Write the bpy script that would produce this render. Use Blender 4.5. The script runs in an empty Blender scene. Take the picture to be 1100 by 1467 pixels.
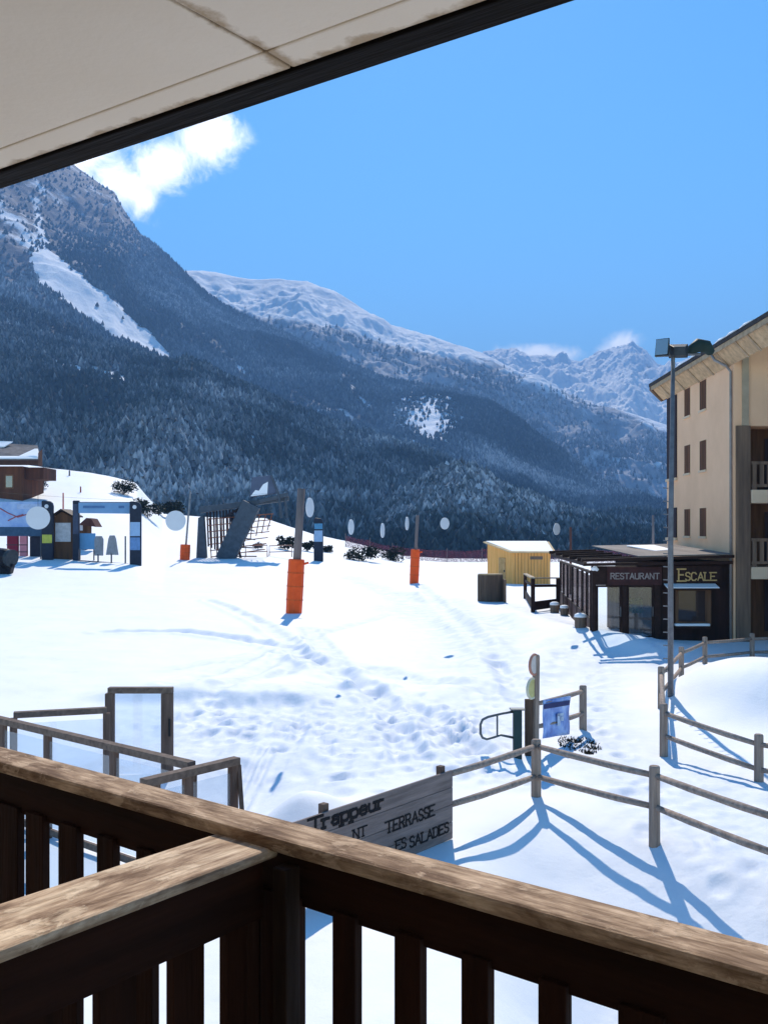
EXPO = 0.78; HAZE = 2.3e-4
import bpy, math, random
import numpy as np
from mathutils import Vector, Matrix
random.seed(7)
RNG = np.random.default_rng(11)
SC = bpy.context.scene
COL = SC.collection
# ---------------------------------------------------------------- camera frame: metres, +Y is the way the camera looks
F, CX, HY, H = 1400.0, 550.0, 757.0, 4.4
def P(px, py, d): return Vector(((px-CX)/F*d, d, H-(py-HY)/F*d))
def G(px, py, z=0.0):
    d = F*(H-z)/(py-HY); return Vector(((px-CX)/F*d, d, z))
def sm(a, b, x):
    t = np.clip((x-a)/(b-a), 0, 1); return t*t*(3-2*t)

# ---------------------------------------------------------------- helpers
class MB:
    def __init__(s): s.v = []; s.f = []
    def quadbox(s, c, ax, ay, az):
        c = Vector(c); ax = Vector(ax); ay = Vector(ay); az = Vector(az); n = len(s.v)
        if ax.cross(ay).dot(az) < 0: ax = -ax
        for k in (-1, 1):
            for j in (-1, 1):
                for i in (-1, 1): s.v.append(c+ax*i+ay*j+az*k)
        for q in ((0,2,3,1),(4,5,7,6),(0,1,5,4),(2,6,7,3),(0,4,6,2),(1,3,7,5)): s.f.append([n+i for i in q])
        return s
    def box(s, x0, x1, y0, y1, z0, z1):
        return s.quadbox(((x0+x1)/2,(y0+y1)/2,(z0+z1)/2), ((x1-x0)/2,0,0), (0,(y1-y0)/2,0), (0,0,(z1-z0)/2))
    def beam(s, p, q, w, h, up=(0,0,1)):
        """box from p to q, w across (level), h along up"""
        p = Vector(p); q = Vector(q); d = (q-p); u = Vector(up)
        a = d.cross(u)
        if a.length < 1e-6: a = Vector((1,0,0))
        a.normalize(); b = a.cross(d).normalized()
        return s.quadbox((p+q)/2, d/2, a*w/2, b*h/2)
    def prism(s, pts, vec):
        vec = Vector(vec); n = len(s.v); k = len(pts)
        s.v += [Vector(p) for p in pts]+[Vector(p)+vec for p in pts]
        s.f.append([n+i for i in range(k)][::-1]); s.f.append([n+k+i for i in range(k)])
        for i in range(k):
            j = (i+1) % k; s.f.append([n+i, n+j, n+k+j, n+k+i])
        return s
    def tube(s, pts, r, n=8, cap=True):
        pts = [Vector(p) for p in pts]; rs = r if isinstance(r, (list, tuple)) else [r]*len(pts)
        base = len(s.v); prev = None
        for i, p in enumerate(pts):
            t = (pts[min(i+1, len(pts)-1)]-pts[max(i-1, 0)]).normalized()
            if prev is None:
                a = t.cross(Vector((0.13,0.21,1)))
                if a.length < .3: a = t.cross(Vector((1,0.1,0)))
            else: a = prev - t*prev.dot(t)
            a.normalize(); prev = a; b = t.cross(a)
            for k in range(n):
                th = 2*math.pi*k/n; s.v.append(p+(a*math.cos(th)+b*math.sin(th))*rs[i])
        for i in range(len(pts)-1):
            for k in range(n):
                l = (k+1) % n
                s.f.append([base+i*n+k, base+i*n+l, base+(i+1)*n+l, base+(i+1)*n+k])
        if cap:
            s.f.append([base+k for k in range(n)][::-1]); s.f.append([base+(len(pts)-1)*n+k for k in range(n)])
        return s
    def build(s, name, m, parent=None, bevel=0, smooth=False):
        me = bpy.data.meshes.new(name); off = wl(parent)
        me.from_pydata([tuple(v-off) for v in s.v], [], s.f); me.update()
        if smooth: me.polygons.foreach_set('use_smooth', [True]*len(me.polygons))
        o = bpy.data.objects.new(name, me); COL.objects.link(o)
        me.materials.append(m)
        if parent: o.parent = parent
        if bevel:
            b = o.modifiers.new('bevel', 'BEVEL'); b.width = bevel; b.segments = 2; b.limit_method = 'ANGLE'
        return o
def wl(o):
    v = Vector((0,0,0))
    while o: v += Vector(o.location); o = o.parent
    return v
def tag(o, label=None, cat=None, group=None, kind=None):
    if label: o['label'] = label
    if cat: o['category'] = cat
    if group: o['group'] = group
    if kind: o['kind'] = kind
    return o
def thing(name, loc, label, cat, group=None):
    o = bpy.data.objects.new(name, None); COL.objects.link(o); o.location = loc; o.empty_display_size = .2
    return tag(o, label, cat, group)
def solo(o, label, cat, group=None): return tag(o, label, cat, group)
def copy_tree(o, parent=None):
    c = o.copy(); COL.objects.link(c)
    if parent: c.parent = parent
    for ch in list(o.children): copy_tree(ch, c)
    return c

# ---------------------------------------------------------------- materials
def newmat(name):
    m = bpy.data.materials.new(name); m.use_nodes = True; nt = m.node_tree
    return m, nt, nt.nodes['Principled BSDF']
def N(nt, t, **k):
    n = nt.nodes.new(t)
    for a, b in k.items():
        if a in n.inputs: n.inputs[a].default_value = b
        else: setattr(n, a, b)
    return n
def ramp(nt, stops):
    r = nt.nodes.new('ShaderNodeValToRGB'); e = r.color_ramp.elements
    while len(e) < len(stops): e.new(.5)
    for i, (p, c) in enumerate(stops): e[i].position = p; e[i].color = (*c, 1) if len(c) == 3 else c
    return r
def mat(name, c1, c2=None, scale=3.0, rough=.75, bump=.15, metal=0.0, detail=6, stretch=(1,1,1), rotz=0, bscale=None, spread=(.35,.65)):
    """two tones mixed by noise, with a bump"""
    m, nt, b = newmat(name); L = nt.links
    c2 = c2 or tuple(x*.72 for x in c1)
    tc = N(nt, 'ShaderNodeTexCoord'); mp = N(nt, 'ShaderNodeMapping'); mp.vector_type = 'TEXTURE'
    mp.inputs['Rotation'].default_value = (0, 0, rotz); mp.inputs['Scale'].default_value = stretch
    L.new(tc.outputs['Object'], mp.inputs[0])
    n1 = N(nt, 'ShaderNodeTexNoise', Scale=scale, Detail=detail, Roughness=.62); L.new(mp.outputs[0], n1.inputs['Vector'])
    r = ramp(nt, [(spread[0], c2), (spread[1], c1)]); L.new(n1.outputs['Fac'], r.inputs[0]); L.new(r.outputs[0], b.inputs['Base Color'])
    b.inputs['Roughness'].default_value = rough; b.inputs['Metallic'].default_value = metal
    b.inputs['Specular IOR Level'].default_value = .12
    if bump:
        n2 = N(nt, 'ShaderNodeTexNoise', Scale=(bscale or scale*3), Detail=5); L.new(mp.outputs[0], n2.inputs['Vector'])
        bp = N(nt, 'ShaderNodeBump', Strength=bump, Distance=.02); L.new(n2.outputs['Fac'], bp.inputs['Height']); L.new(bp.outputs[0], b.inputs['Normal'])
    return m
def wood(name, c1, c2, rotz=0, along=(14,1,1), scale=18, bump=.35, rough=.8): return mat(name, c1, c2, scale=scale, rough=rough, bump=bump, stretch=along, rotz=rotz)
def vwood(name, c1, c2, scale=16, bump=.3): return mat(name, c1, c2, scale=scale, bump=bump, stretch=(1,1,14), rough=.8)
def glass(name, tint=(.9,.95,1), haze_c=(.8,.85,.9), milk=.2, gloss=.12):
    m, nt, b = newmat(name); L = nt.links; nt.nodes.remove(b)
    out = [n for n in nt.nodes if n.type == 'OUTPUT_MATERIAL'][0]
    t = N(nt, 'ShaderNodeBsdfTransparent'); t.inputs[0].default_value = (*tint, 1)
    d = N(nt, 'ShaderNodeBsdfDiffuse'); d.inputs[0].default_value = (*haze_c, 1)
    g = N(nt, 'ShaderNodeBsdfGlossy', Roughness=.03); g.inputs[0].default_value = (1,1,1,1)
    a = N(nt, 'ShaderNodeMixShader', Fac=milk); L.new(t.outputs[0], a.inputs[1]); L.new(d.outputs[0], a.inputs[2])
    c = N(nt, 'ShaderNodeMixShader', Fac=gloss); L.new(a.outputs[0], c.inputs[1]); L.new(g.outputs[0], c.inputs[2])
    L.new(c.outputs[0], out.inputs['Surface']); return m

# ---------------------------------------------------------------- lattice noise
def _h(ix, iy, s):
    n = (ix.astype(np.int64)*374761393 + iy.astype(np.int64)*668265263 + s*982451653) & 0x7fffffff
    n = ((n ^ (n >> 13))*1274126177) & 0x7fffffff
    return ((n ^ (n >> 16)) & 0xffff)/32767.5-1
def vnoise(x, y, s=0):
    ix = np.floor(x); iy = np.floor(y); fx = x-ix; fy = y-iy
    u = fx*fx*fx*(fx*(fx*6-15)+10); v = fy*fy*fy*(fy*(fy*6-15)+10)
    a, b, c, d = _h(ix,iy,s), _h(ix+1,iy,s), _h(ix,iy+1,s), _h(ix+1,iy+1,s)
    return (a*(1-u)+b*u)*(1-v)+(c*(1-u)+d*u)*v
def fbm(x, y, s=0, oct=5, gain=.5, ridged=False):
    t = np.zeros_like(x, dtype=float); a = 1.0; tot = 0
    for o in range(oct):
        n = vnoise(x*2**o+o*17.3, y*2**o-o*9.1, s+o)
        t += a*((1-2*np.abs(n)) if ridged else n); tot += a; a *= gain
    return t/tot
def inpoly(x, y, poly):
    r = np.zeros(np.shape(x), bool); n = len(poly)
    for i in range(n):
        (x0, y0), (x1, y1) = poly[i], poly[(i+1) % n]
        if y0 == y1: continue
        c = ((y0 > y) != (y1 > y)) & (x < (x1-x0)*(y-y0)/(y1-y0)+x0); r ^= c
    return r
def np_mesh(name, verts, faces_flat, nper, m, smooth=True, attrs=None):
    me = bpy.data.meshes.new(name); nf = len(faces_flat)//nper
    me.vertices.add(len(verts)); me.vertices.foreach_set('co', np.ascontiguousarray(verts, dtype=np.float32).ravel())
    me.loops.add(len(faces_flat)); me.loops.foreach_set('vertex_index', np.ascontiguousarray(faces_flat, dtype=np.int32))
    me.polygons.add(nf); me.polygons.foreach_set('loop_start', np.arange(nf, dtype=np.int32)*nper)
    me.polygons.foreach_set('use_smooth', np.full(nf, smooth))
    me.update(calc_edges=True)
    for k, a in (attrs or {}).items():
        at = me.attributes.new(k, 'FLOAT', 'POINT'); at.data.foreach_set('value', np.ascontiguousarray(a, dtype=np.float32).ravel())
    me.materials.append(m)
    o = bpy.data.objects.new(name, me); COL.objects.link(o); return o
def grid_faces(nr, nc):
    i = np.arange((nr-1)*nc).reshape(nr-1, nc)[:, :-1]
    return np.stack([i, i+1, i+nc+1, i+nc], -1).reshape(-1)

# ---------------------------------------------------------------- stroke lettering
GL = {
'T': (.8, [[(0,1),(.8,1)], [(.4,1),(.4,0)]]), 'E': (.66, [[(0,0),(0,1)], [(0,1),(.62,1)], [(0,.52),(.5,.52)], [(0,0),(.64,0)]]),
'R': (.72, [[(0,0),(0,1)], [(0,1),(.45,1),(.62,.9),(.62,.62),(.45,.52),(0,.52)], [(.34,.52),(.7,0)]]),
'A': (.76, [[(0,0),(.38,1),(.76,0)], [(.14,.34),(.62,.34)]]),
'S': (.6, [[(.58,.84),(.44,1),(.15,1),(.02,.86),(.02,.66),(.15,.55),(.46,.46),(.6,.34),(.6,.14),(.45,0),(.14,0),(0,.16)]]),
'L': (.62, [[(0,1),(0,0)], [(0,0),(.6,0)]]), 'D': (.7, [[(0,0),(0,1)], [(0,1),(.42,1),(.68,.78),(.68,.22),(.42,0),(0,0)]]),
'N': (.74, [[(0,0),(0,1)], [(0,1),(.72,0)], [(.72,0),(.72,1)]]), 'U': (.72, [[(0,1),(0,.2),(.16,0),(.54,0),(.7,.2),(.7,1)]]),
'C': (.68, [[(.66,.82),(.5,1),(.18,1),(0,.8),(0,.2),(.18,0),(.5,0),(.66,.18)]]),
'r': (.46, [[(0,0),(0,.64)], [(0,.5),(.16,.64),(.42,.62)]]), 'a': (.54, [[(.04,.56),(.18,.64),(.4,.64),(.5,.52),(.5,0)], [(.5,.36),(.14,.36),(0,.2),(.12,0),(.34,0),(.5,.14)]]),
'p': (.56, [[(0,-.28),(0,.64)], [(0,.5),(.16,.64),(.42,.64),(.55,.48),(.55,.16),(.42,0),(.16,0),(0,.14)]]),
'e': (.54, [[(0,.34),(.52,.34),(.52,.5),(.4,.64),(.14,.64),(0,.48),(0,.16),(.14,0),(.4,0),(.52,.12)]]),
'u': (.58, [[(0,.64),(0,.14),(.14,0),(.38,0),(.54,.14)], [(.54,.64),(.54,0)]]),
"'": (.2, [[(.06,1),(.06,.78)]]), ' ': (.42, []), '.': (.2, [[(.04,0),(.1,0)]]),
}
def lettering(text, org, ux, uy, size, nrm, width=.13, serif=False, gap=.2, xs=1.0, depth=.006):
    """stroke letters on a board: org = lower left corner of the text"""
    mb = MB(); ux = Vector(ux).normalized(); uy = Vector(uy).normalized(); nrm = Vector(nrm).normalized(); x = 0; k = 0
    def pt(a, b): return Vector(org)+ux*((x+a)*size*xs)+uy*(b*size)
    for ch in text:
        w, strokes = GL[ch]
        for st in strokes:
            segs = list(zip(st[:-1], st[1:]))
            if serif:
                for e in (st[0], st[-1]):
                    if e[1] in (0, 1, .64, -.28) and len(st) == 2: segs.append(((e[0]-.15, e[1]), (e[0]+.15, e[1])))
            for a, b in segs:
                p, q = pt(*a), pt(*b); d = (q-p)
                if d.length < 1e-6: continue
                dn = d.normalized(); k += 1; hw = width*size/2
                lift = nrm*(.0004*(k % 5))
                mb.quadbox((p+q)/2+nrm*depth/2+lift, d/2+dn*hw*.8, nrm.cross(dn)*hw, nrm*depth/2)
        x += w+gap
    return mb
# ---------------------------------------------------------------- light, sky
SUN_EL, SUN_AZ = math.radians(43), math.radians(2)     # azimuth: to the right of straight ahead
sd = Vector((math.sin(SUN_AZ)*math.cos(SUN_EL), math.cos(SUN_AZ)*math.cos(SUN_EL), math.sin(SUN_EL)))
sl = bpy.data.lights.new('sun', 'SUN'); sl.energy = 3.7; sl.angle = math.radians(.5); sl.color = (1, .90, .76)
so = bpy.data.objects.new('sun', sl); COL.objects.link(so); so.rotation_euler = (-sd).to_track_quat('-Z', 'Y').to_euler(); so.location = (0, 0, 60)
W = bpy.data.worlds.new('World'); SC.world = W; W.use_nodes = True
nt = W.node_tree; L = nt.links; bg = nt.nodes['Background']
sky = nt.nodes.new('ShaderNodeTexSky'); sky.sky_type = 'NISHITA'; sky.sun_disc = False; sky.sun_elevation = SUN_EL; sky.sun_rotation = SUN_AZ
sky.altitude = 1500; sky.air_density = 1.0; sky.dust_density = 0.15; sky.ozone_density = 2.2
hs = N(nt, 'ShaderNodeHueSaturation', Hue=.491, Saturation=1.3, Value=1.0); L.new(sky.outputs[0], hs.inputs['Color'])
# fair-weather clouds fixed in sky directions
tc = N(nt, 'ShaderNodeTexCoord')
def skydir(px, py): return Vector(((px-CX)/F, 1, -(py-HY)/F)).normalized()
def blob(px, py, ang, soft, sx=1.0, tilt=0):
    """angular distance to one sky direction, measured in its own frame"""
    d = skydir(px, py); r = d.cross(Vector((0,0,1))).normalized(); u = r.cross(d)
    r2 = r*math.cos(tilt)+u*math.sin(tilt); u2 = u*math.cos(tilt)-r*math.sin(tilt)
    a = N(nt, 'ShaderNodeVectorMath', operation='DOT_PRODUCT'); a.inputs[1].default_value = tuple(r2/(ang*sx)); L.new(tc.outputs['Generated'], a.inputs[0])
    b = N(nt, 'ShaderNodeVectorMath', operation='DOT_PRODUCT'); b.inputs[1].default_value = tuple(u2/ang); L.new(tc.outputs['Generated'], b.inputs[0])
    f = N(nt, 'ShaderNodeVectorMath', operation='DOT_PRODUCT'); f.inputs[1].default_value = tuple(d); L.new(tc.outputs['Generated'], f.inputs[0])
    cx = N(nt, 'ShaderNodeCombineXYZ'); L.new(a.outputs['Value'], cx.inputs[0]); L.new(b.outputs['Value'], cx.inputs[1])
    ln = N(nt, 'ShaderNodeVectorMath', operation='LENGTH'); L.new(cx.outputs[0], ln.inputs[0])
    mr = N(nt, 'ShaderNodeMapRange'); mr.inputs['From Min'].default_value = 1; mr.inputs['From Max'].default_value = 1-soft; L.new(ln.outputs['Value'], mr.inputs['Value'])
    g = N(nt, 'ShaderNodeMath', operation='GREATER_THAN'); g.inputs[1].default_value = 0; L.new(f.outputs['Value'], g.inputs[0])
    m = N(nt, 'ShaderNodeMath', operation='MULTIPLY'); L.new(mr.outputs[0], m.inputs[0]); L.new(g.outputs[0], m.inputs[1]); return m
def mx(a, b):
    m = N(nt, 'ShaderNodeMath', operation='MAXIMUM'); L.new(a.outputs[0], m.inputs[0]); L.new(b.outputs[0], m.inputs[1]); return m
bl = blob(298, 200, .052, 1, 1.3, .2)
for a in ((175, 262, .046, 1, 1.7, -.55), (235, 236, .048, 1, 1.5, .5), (205, 288, .034, 1, .8, 0), (90, 215, .06, .9, 1.6, 0), (775, 508, .020, 1, 4.0, -.04), (885, 497, .022, 1, 2.2, .3)): bl = mx(bl, blob(*a))
cn = N(nt, 'ShaderNodeTexNoise', Scale=34, Detail=11, Roughness=.66); cn.inputs['Distortion'].default_value = .6; L.new(tc.outputs['Generated'], cn.inputs['Vector'])
ad = N(nt, 'ShaderNodeMath', operation='ADD'); L.new(bl.outputs[0], ad.inputs[0]); L.new(cn.outputs['Fac'], ad.inputs[1])
mr = N(nt, 'ShaderNodeMapRange', interpolation_type='SMOOTHSTEP'); mr.inputs['From Min'].default_value = .84; mr.inputs['From Max'].default_value = 1.38; L.new(ad.outputs[0], mr.inputs['Value'])
gate = N(nt, 'ShaderNodeMath', operation='MULTIPLY'); L.new(mr.outputs[0], gate.inputs[0])
g2 = N(nt, 'ShaderNodeMapRange'); g2.inputs['From Min'].default_value = 0; g2.inputs['From Max'].default_value = .25; L.new(bl.outputs[0], g2.inputs['Value']); L.new(g2.outputs[0], gate.inputs[1])
mixc = N(nt, 'ShaderNodeMix', data_type='RGBA'); L.new(gate.outputs[0], mixc.inputs['Factor']); L.new(hs.outputs[0], mixc.inputs[6]); mixc.inputs[7].default_value = (11, 11.3, 11.6, 1)
L.new(mixc.outputs[2], bg.inputs['Color']); bg.inputs['Strength'].default_value = .14
SC.view_settings.view_transform = 'Standard'; SC.view_settings.look = 'None'; SC.view_settings.exposure = EXPO; SC.view_settings.gamma = 1

cam = bpy.data.cameras.new('camera'); co = bpy.data.objects.new('camera', cam); COL.objects.link(co); SC.camera = co
co.location = (0, 0, H); co.rotation_euler = (math.pi/2, 0, 0); cam.sensor_fit = 'VERTICAL'; cam.sensor_height = 36; cam.lens = 36*F/1467
cam.shift_y = (HY-733.5)/1467; cam.clip_start = .05; cam.clip_end = 60000
try:
    SC.cycles.use_denoising = True; SC.cycles.volume_bounces = 0; SC.cycles.max_bounces = 7; SC.cycles.diffuse_bounces = 4; SC.cycles.transparent_max_bounces = 12
except Exception: pass

# ---------------------------------------------------------------- snow material and the ground sheet
def snow_mat(name, tint=(.88,.89,.91), bscale=9.0, bump=.25, dist=.03):
    m, nt, b = newmat(name); L = nt.links
    tc = N(nt, 'ShaderNodeTexCoord')
    n0 = N(nt, 'ShaderNodeTexNoise', Scale=.35, Detail=5); L.new(tc.outputs['Object'], n0.inputs['Vector'])
    r = ramp(nt, [(.3, tuple(x*.955 for x in tint)), (.7, tint)]); L.new(n0.outputs['Fac'], r.inputs[0]); L.new(r.outputs[0], b.inputs['Base Color'])
    b.inputs['Roughness'].default_value = .65; b.inputs['Specular IOR Level'].default_value = .25
    n1 = N(nt, 'ShaderNodeTexNoise', Scale=bscale, Detail=7, Roughness=.65); L.new(tc.outputs['Object'], n1.inputs['Vector'])
    bp = N(nt, 'ShaderNodeBump', Strength=bump, Distance=dist); L.new(n1.outputs['Fac'], bp.inputs['Height']); L.new(bp.outputs[0], b.inputs['Normal'])
    return m
SNOW = snow_mat('snow')
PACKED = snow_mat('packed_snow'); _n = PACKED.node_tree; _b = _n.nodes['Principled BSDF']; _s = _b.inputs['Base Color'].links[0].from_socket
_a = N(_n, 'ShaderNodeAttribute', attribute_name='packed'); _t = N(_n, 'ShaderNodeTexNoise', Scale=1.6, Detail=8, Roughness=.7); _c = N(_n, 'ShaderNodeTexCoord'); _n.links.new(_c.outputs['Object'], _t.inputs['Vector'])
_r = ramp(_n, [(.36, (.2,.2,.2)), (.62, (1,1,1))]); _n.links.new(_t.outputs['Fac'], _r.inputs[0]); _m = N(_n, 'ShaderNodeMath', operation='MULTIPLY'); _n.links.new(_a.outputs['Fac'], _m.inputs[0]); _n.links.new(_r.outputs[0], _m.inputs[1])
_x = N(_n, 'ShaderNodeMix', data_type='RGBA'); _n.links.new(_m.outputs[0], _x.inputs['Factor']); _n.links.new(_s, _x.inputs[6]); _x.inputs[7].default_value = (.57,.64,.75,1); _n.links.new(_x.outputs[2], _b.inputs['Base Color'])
SNOWCAP = snow_mat('snow_on_things', bscale=14)
HILL = np.array([(-1500,640),(-600,640),(-100,655),(0,660),(68,670),(130,677),(165,684),(195,692),(212,712),(235,736),(300,741),(380,742),(420,756),(450,766),(500,776),(545,788),(580,797),(640,801),(1100,802),(2600,802)], float)
fenceA = [G(430,1210), Vector((.967,13.96,0)), Vector((2.5,16.08,0)), Vector((3.87,14.0,0)), Vector((4.75,11.6,0)), Vector((5.6,9.0,0))]
def seg_dist(X, Y, pts):
    d = np.full(X.shape, 1e9)
    for a, b in zip(pts[:-1], pts[1:]):
        ax, ay = a[0], a[1]; bx, by = b[0]-ax, b[1]-ay; t = np.clip(((X-ax)*bx+(Y-ay)*by)/(bx*bx+by*by+1e-9), 0, 1)
        d = np.minimum(d, np.hypot(X-ax-t*bx, Y-ay-t*by))
    return d
def px_path(pts): return [G(*p) for p in pts]
TRACKS = [([(150,905),(260,905),(330,912),(400,925),(440,945),(500,975),(570,1005),(640,1040)], .35, .07), ([(300,860),(360,885),(410,915),(445,950)], .3, .05),
          ([(300,1010),(350,985),(410,965),(440,940)], .3, .05), ([(250,1000),(330,985),(390,955),(420,930)], .28, .045),
          ([(460,950),(540,960),(640,985),(720,1000)], .4, .05), ([(500,830),(560,850),(620,890),(660,930),(700,970)], .9, .05), ([(560,850),(640,870),(700,910),(730,960)], .8, .05),
          ([(530,990),(560,1030),(580,1080)], .3, .06), ([(430,900),(480,960),(560,1030),(660,1090)], .22, .04), ([(445,900),(500,965),(590,1035),(690,1080)], .22, .04), ([(600,840),(650,890),(720,960),(745,1010)], .3, .035), ([(270,985),(380,935),(470,905),(560,880)], .25, .03), ([(460,990),(560,1010),(640,1050),(680,1085)], .35, .06), ([(250,960),(360,940),(470,935)], .25, .03),
          ([(325,1140),(385,1070)], .07, .022), ([(340,1140),(400,1070)], .07, .022)]
WALKS = [([(860,925),(800,950),(740,985),(690,1020),(640,1050),(560,1080)], .5, 110), ([(560,870),(640,900),(700,940),(740,985)], .9, 120), ([(860,925),(850,1010),(860,1075),(900,1120),(960,1180),(1060,1230)], .55, 130),
         ([(700,1040),(640,1080),(560,1100),(480,1110)], .9, 150), ([(420,1040),(500,1060),(580,1050),(660,1020)], 1.4, 260), ([(260,1030),(330,1040),(420,1050)], .9, 160), ([(900,930),(930,935),(945,960)], .4, 30), ([(640,1110),(700,1105),(760,1120)], .4, 40), ([(690,870),(740,880),(800,905),(850,925)], .5, 60)]
def base_z(X, Y):
    """large shape of the snow: level field, bank falling to the house, rise to the left behind, drop at the far edge"""
    d = Y; px = CX+F*X/np.maximum(d, 1)
    yh = np.interp(px, HILL[:, 0], HILL[:, 1]); DE = 160.0
    zt = H-(yh-HY)*DE/F
    k = np.clip((d-58)/(DE-58), 0, 1); up = np.where(zt > .3, k**1.7, k*k)
    z = zt*up
    z += .4*sm(28, 36, d)*sm(1, 6, X)*(1-sm(80, 140, d))
    drop = np.clip((d-DE)/200, 0, 1); z = z-(zt+26)*drop*drop*(3-2*drop)
    # the bank that falls from the rail fence towards the house
    q = (16.08-Y)-.1*(X-2.5)-1.4*(np.sqrt((X-2.5)**2+1.2)-.75)       # metres on the house side of the fence, along the view
    z -= .30*np.clip(.35*np.log1p(np.exp(np.clip((q-.3)/.35, -30, 30))), 0, 5.0)*sm(.7, 2.6, X)
    z -= .40*(1-sm(-2.6, -.2, X))*sm(19, 16, d)
    return z
FOOT = []
for pts, wid, n in WALKS:
    pp = px_path(pts); ln = [0]
    for a, b in zip(pp[:-1], pp[1:]): ln.append(ln[-1]+(b-a).length)
    for i in range(n):
        t = random.random()*ln[-1]; j = max(k for k in range(len(ln)-1) if ln[k] <= t); f = (t-ln[j])/max(1e-6, ln[j+1]-ln[j]); c = pp[j].lerp(pp[j+1], f)
        FOOT.append((c.x+random.gauss(0, wid*.6), c.y+random.gauss(0, wid*.9), random.uniform(.10, .2), random.uniform(.012, .045)*min(1, (22/c.y)**2)))
def ground_z(X, Y, detail=True):
    z = base_z(X, Y)
    cm = Vector((8.95, 24.4, 0)); z += 1.12*np.exp(-(((X-cm.x-.5)/2.15)**2+((Y-cm.y)/2.5)**2)**1.5)
    c2 = G(432, 1150, .2); z += .55*np.exp(-(((X-c2.x)/.7)**2+((Y-c2.y)/.8)**2))
    a, b = G(880,925), G(847,915); z += .35*np.exp(-seg_dist(X, Y, [Vector((9.0,33.0,0)), Vector((6.9,36.5,0)), Vector((5.5,42,0))])**2/1.4)
    # ridge of pushed snow across the field
    be = px_path([(150,1004),(250,1006),(330,1008),(420,1010),(490,1012)]); bd = seg_dist(X, Y, be)
    yl = np.interp(X, [p.x for p in be], [p.y for p in be]); sgn = Y-yl
    on = sm(be[0].x-1, be[0].x+1, X)*(1-sm(be[-1].x-1.2, be[-1].x+.6, X))
    z += on*.34*np.where(sgn > 0, np.exp(-(sgn/3.0)**2), np.exp(-(sgn/.55)**2))
    be = px_path([(640,1000),(690,975),(700,930),(660,880)]); z += .16*np.exp(-(seg_dist(X, Y, be)/.7)**2)
    if not detail: return z
    z += .10*fbm(X*.16, Y*.16, 3, 4)*sm(6, 14, Y)
    z += .03*fbm(X*.9, Y*.9, 5, 4)
    for pts, w, dep in TRACKS:
        p = px_path(pts); m = seg_dist(X, Y, p); z += 1.4*dep*(-np.exp(-(m/w)**2)+.7*np.exp(-((m-w*1.7)/(w*.7))**2))*(1+.8*vnoise(X*2.2, Y*2.2, 8))
    ch = np.exp(-(((X+1.4)/4.6)**2+((Y-21.5)/4.2)**2)**2)
    ch2 = np.exp(-((X-1.6)/3.6)**2-((Y-33)/8)**2)*.6
    z += (ch+ch2)*(.085*fbm(X*.8, Y*.5, 21, 5, .55, True)+.035*fbm(X*3.5, Y*3.5, 23, 3))
    br = np.exp(-(((X-5.2)/1.6)**2+((Y-15.5)/4.0)**2)); z += br*.035*fbm(X*4, Y*4, 29, 3, .6)
    return z
nr, nc = 640, 520
dd = np.concatenate([np.linspace(-30, 4, 14), 4.4*(165/4.4)**np.linspace(0, 1, nr), np.array([175,190,210,240,280,330,400,600,1000,2000,4000,8000,14000,20000])])
uu = np.linspace(-1, 1, nc); uu = .8*uu+.2*uu**3
Yg = np.repeat(dd[:, None], nc, 1); Xg = uu[None, :]*(np.maximum(Yg, 4)*.62+6)
Zg = ground_z(Xg, np.maximum(Yg, 3))
for fx, fy, r, dep in FOOT:
    i0, i1 = np.searchsorted(dd, (fy-.6, fy+.6)); xr = Xg[i0]
    j0, j1 = np.searchsorted(xr, (fx-.9, fx+.9))
    s = (slice(i0, i1), slice(max(0, j0-1), j1+1)); q = (((Xg[s]-fx)/r)**2+((Yg[s]-fy)/(r*1.3))**2)
    Zg[s] += -dep*np.exp(-q*q)+dep*.35*np.exp(-(np.sqrt(q)-1.5)**2*4)
gv = np.stack([Xg, Yg, Zg], -1).reshape(-1, 3)
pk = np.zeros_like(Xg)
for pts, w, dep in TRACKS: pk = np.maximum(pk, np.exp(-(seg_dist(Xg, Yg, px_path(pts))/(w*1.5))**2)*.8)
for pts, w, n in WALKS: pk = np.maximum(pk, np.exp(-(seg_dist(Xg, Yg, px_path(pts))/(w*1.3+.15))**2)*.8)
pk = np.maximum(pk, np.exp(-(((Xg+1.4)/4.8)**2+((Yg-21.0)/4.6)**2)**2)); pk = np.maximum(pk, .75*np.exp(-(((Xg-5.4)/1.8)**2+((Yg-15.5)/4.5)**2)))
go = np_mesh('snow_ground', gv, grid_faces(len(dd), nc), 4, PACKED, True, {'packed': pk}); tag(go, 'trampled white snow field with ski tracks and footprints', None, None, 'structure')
def gz(x, y): return float(ground_z(np.array([float(x)]), np.array([float(y)]))[0])
def on_ground(px, py):
    """where the sight line through a pixel of the photograph meets the snow"""
    d0, d1 = 5.0, 155.0; last = None
    ds = np.geomspace(d0, d1, 900); X = (px-CX)/F*ds; zr = H-(py-HY)/F*ds; g = ground_z(X, ds, False)
    k = np.argmax(zr < g) if (zr < g).any() else len(ds)-1
    d = ds[k]; return Vector((X[k], d, gz(X[k], d)))
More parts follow.
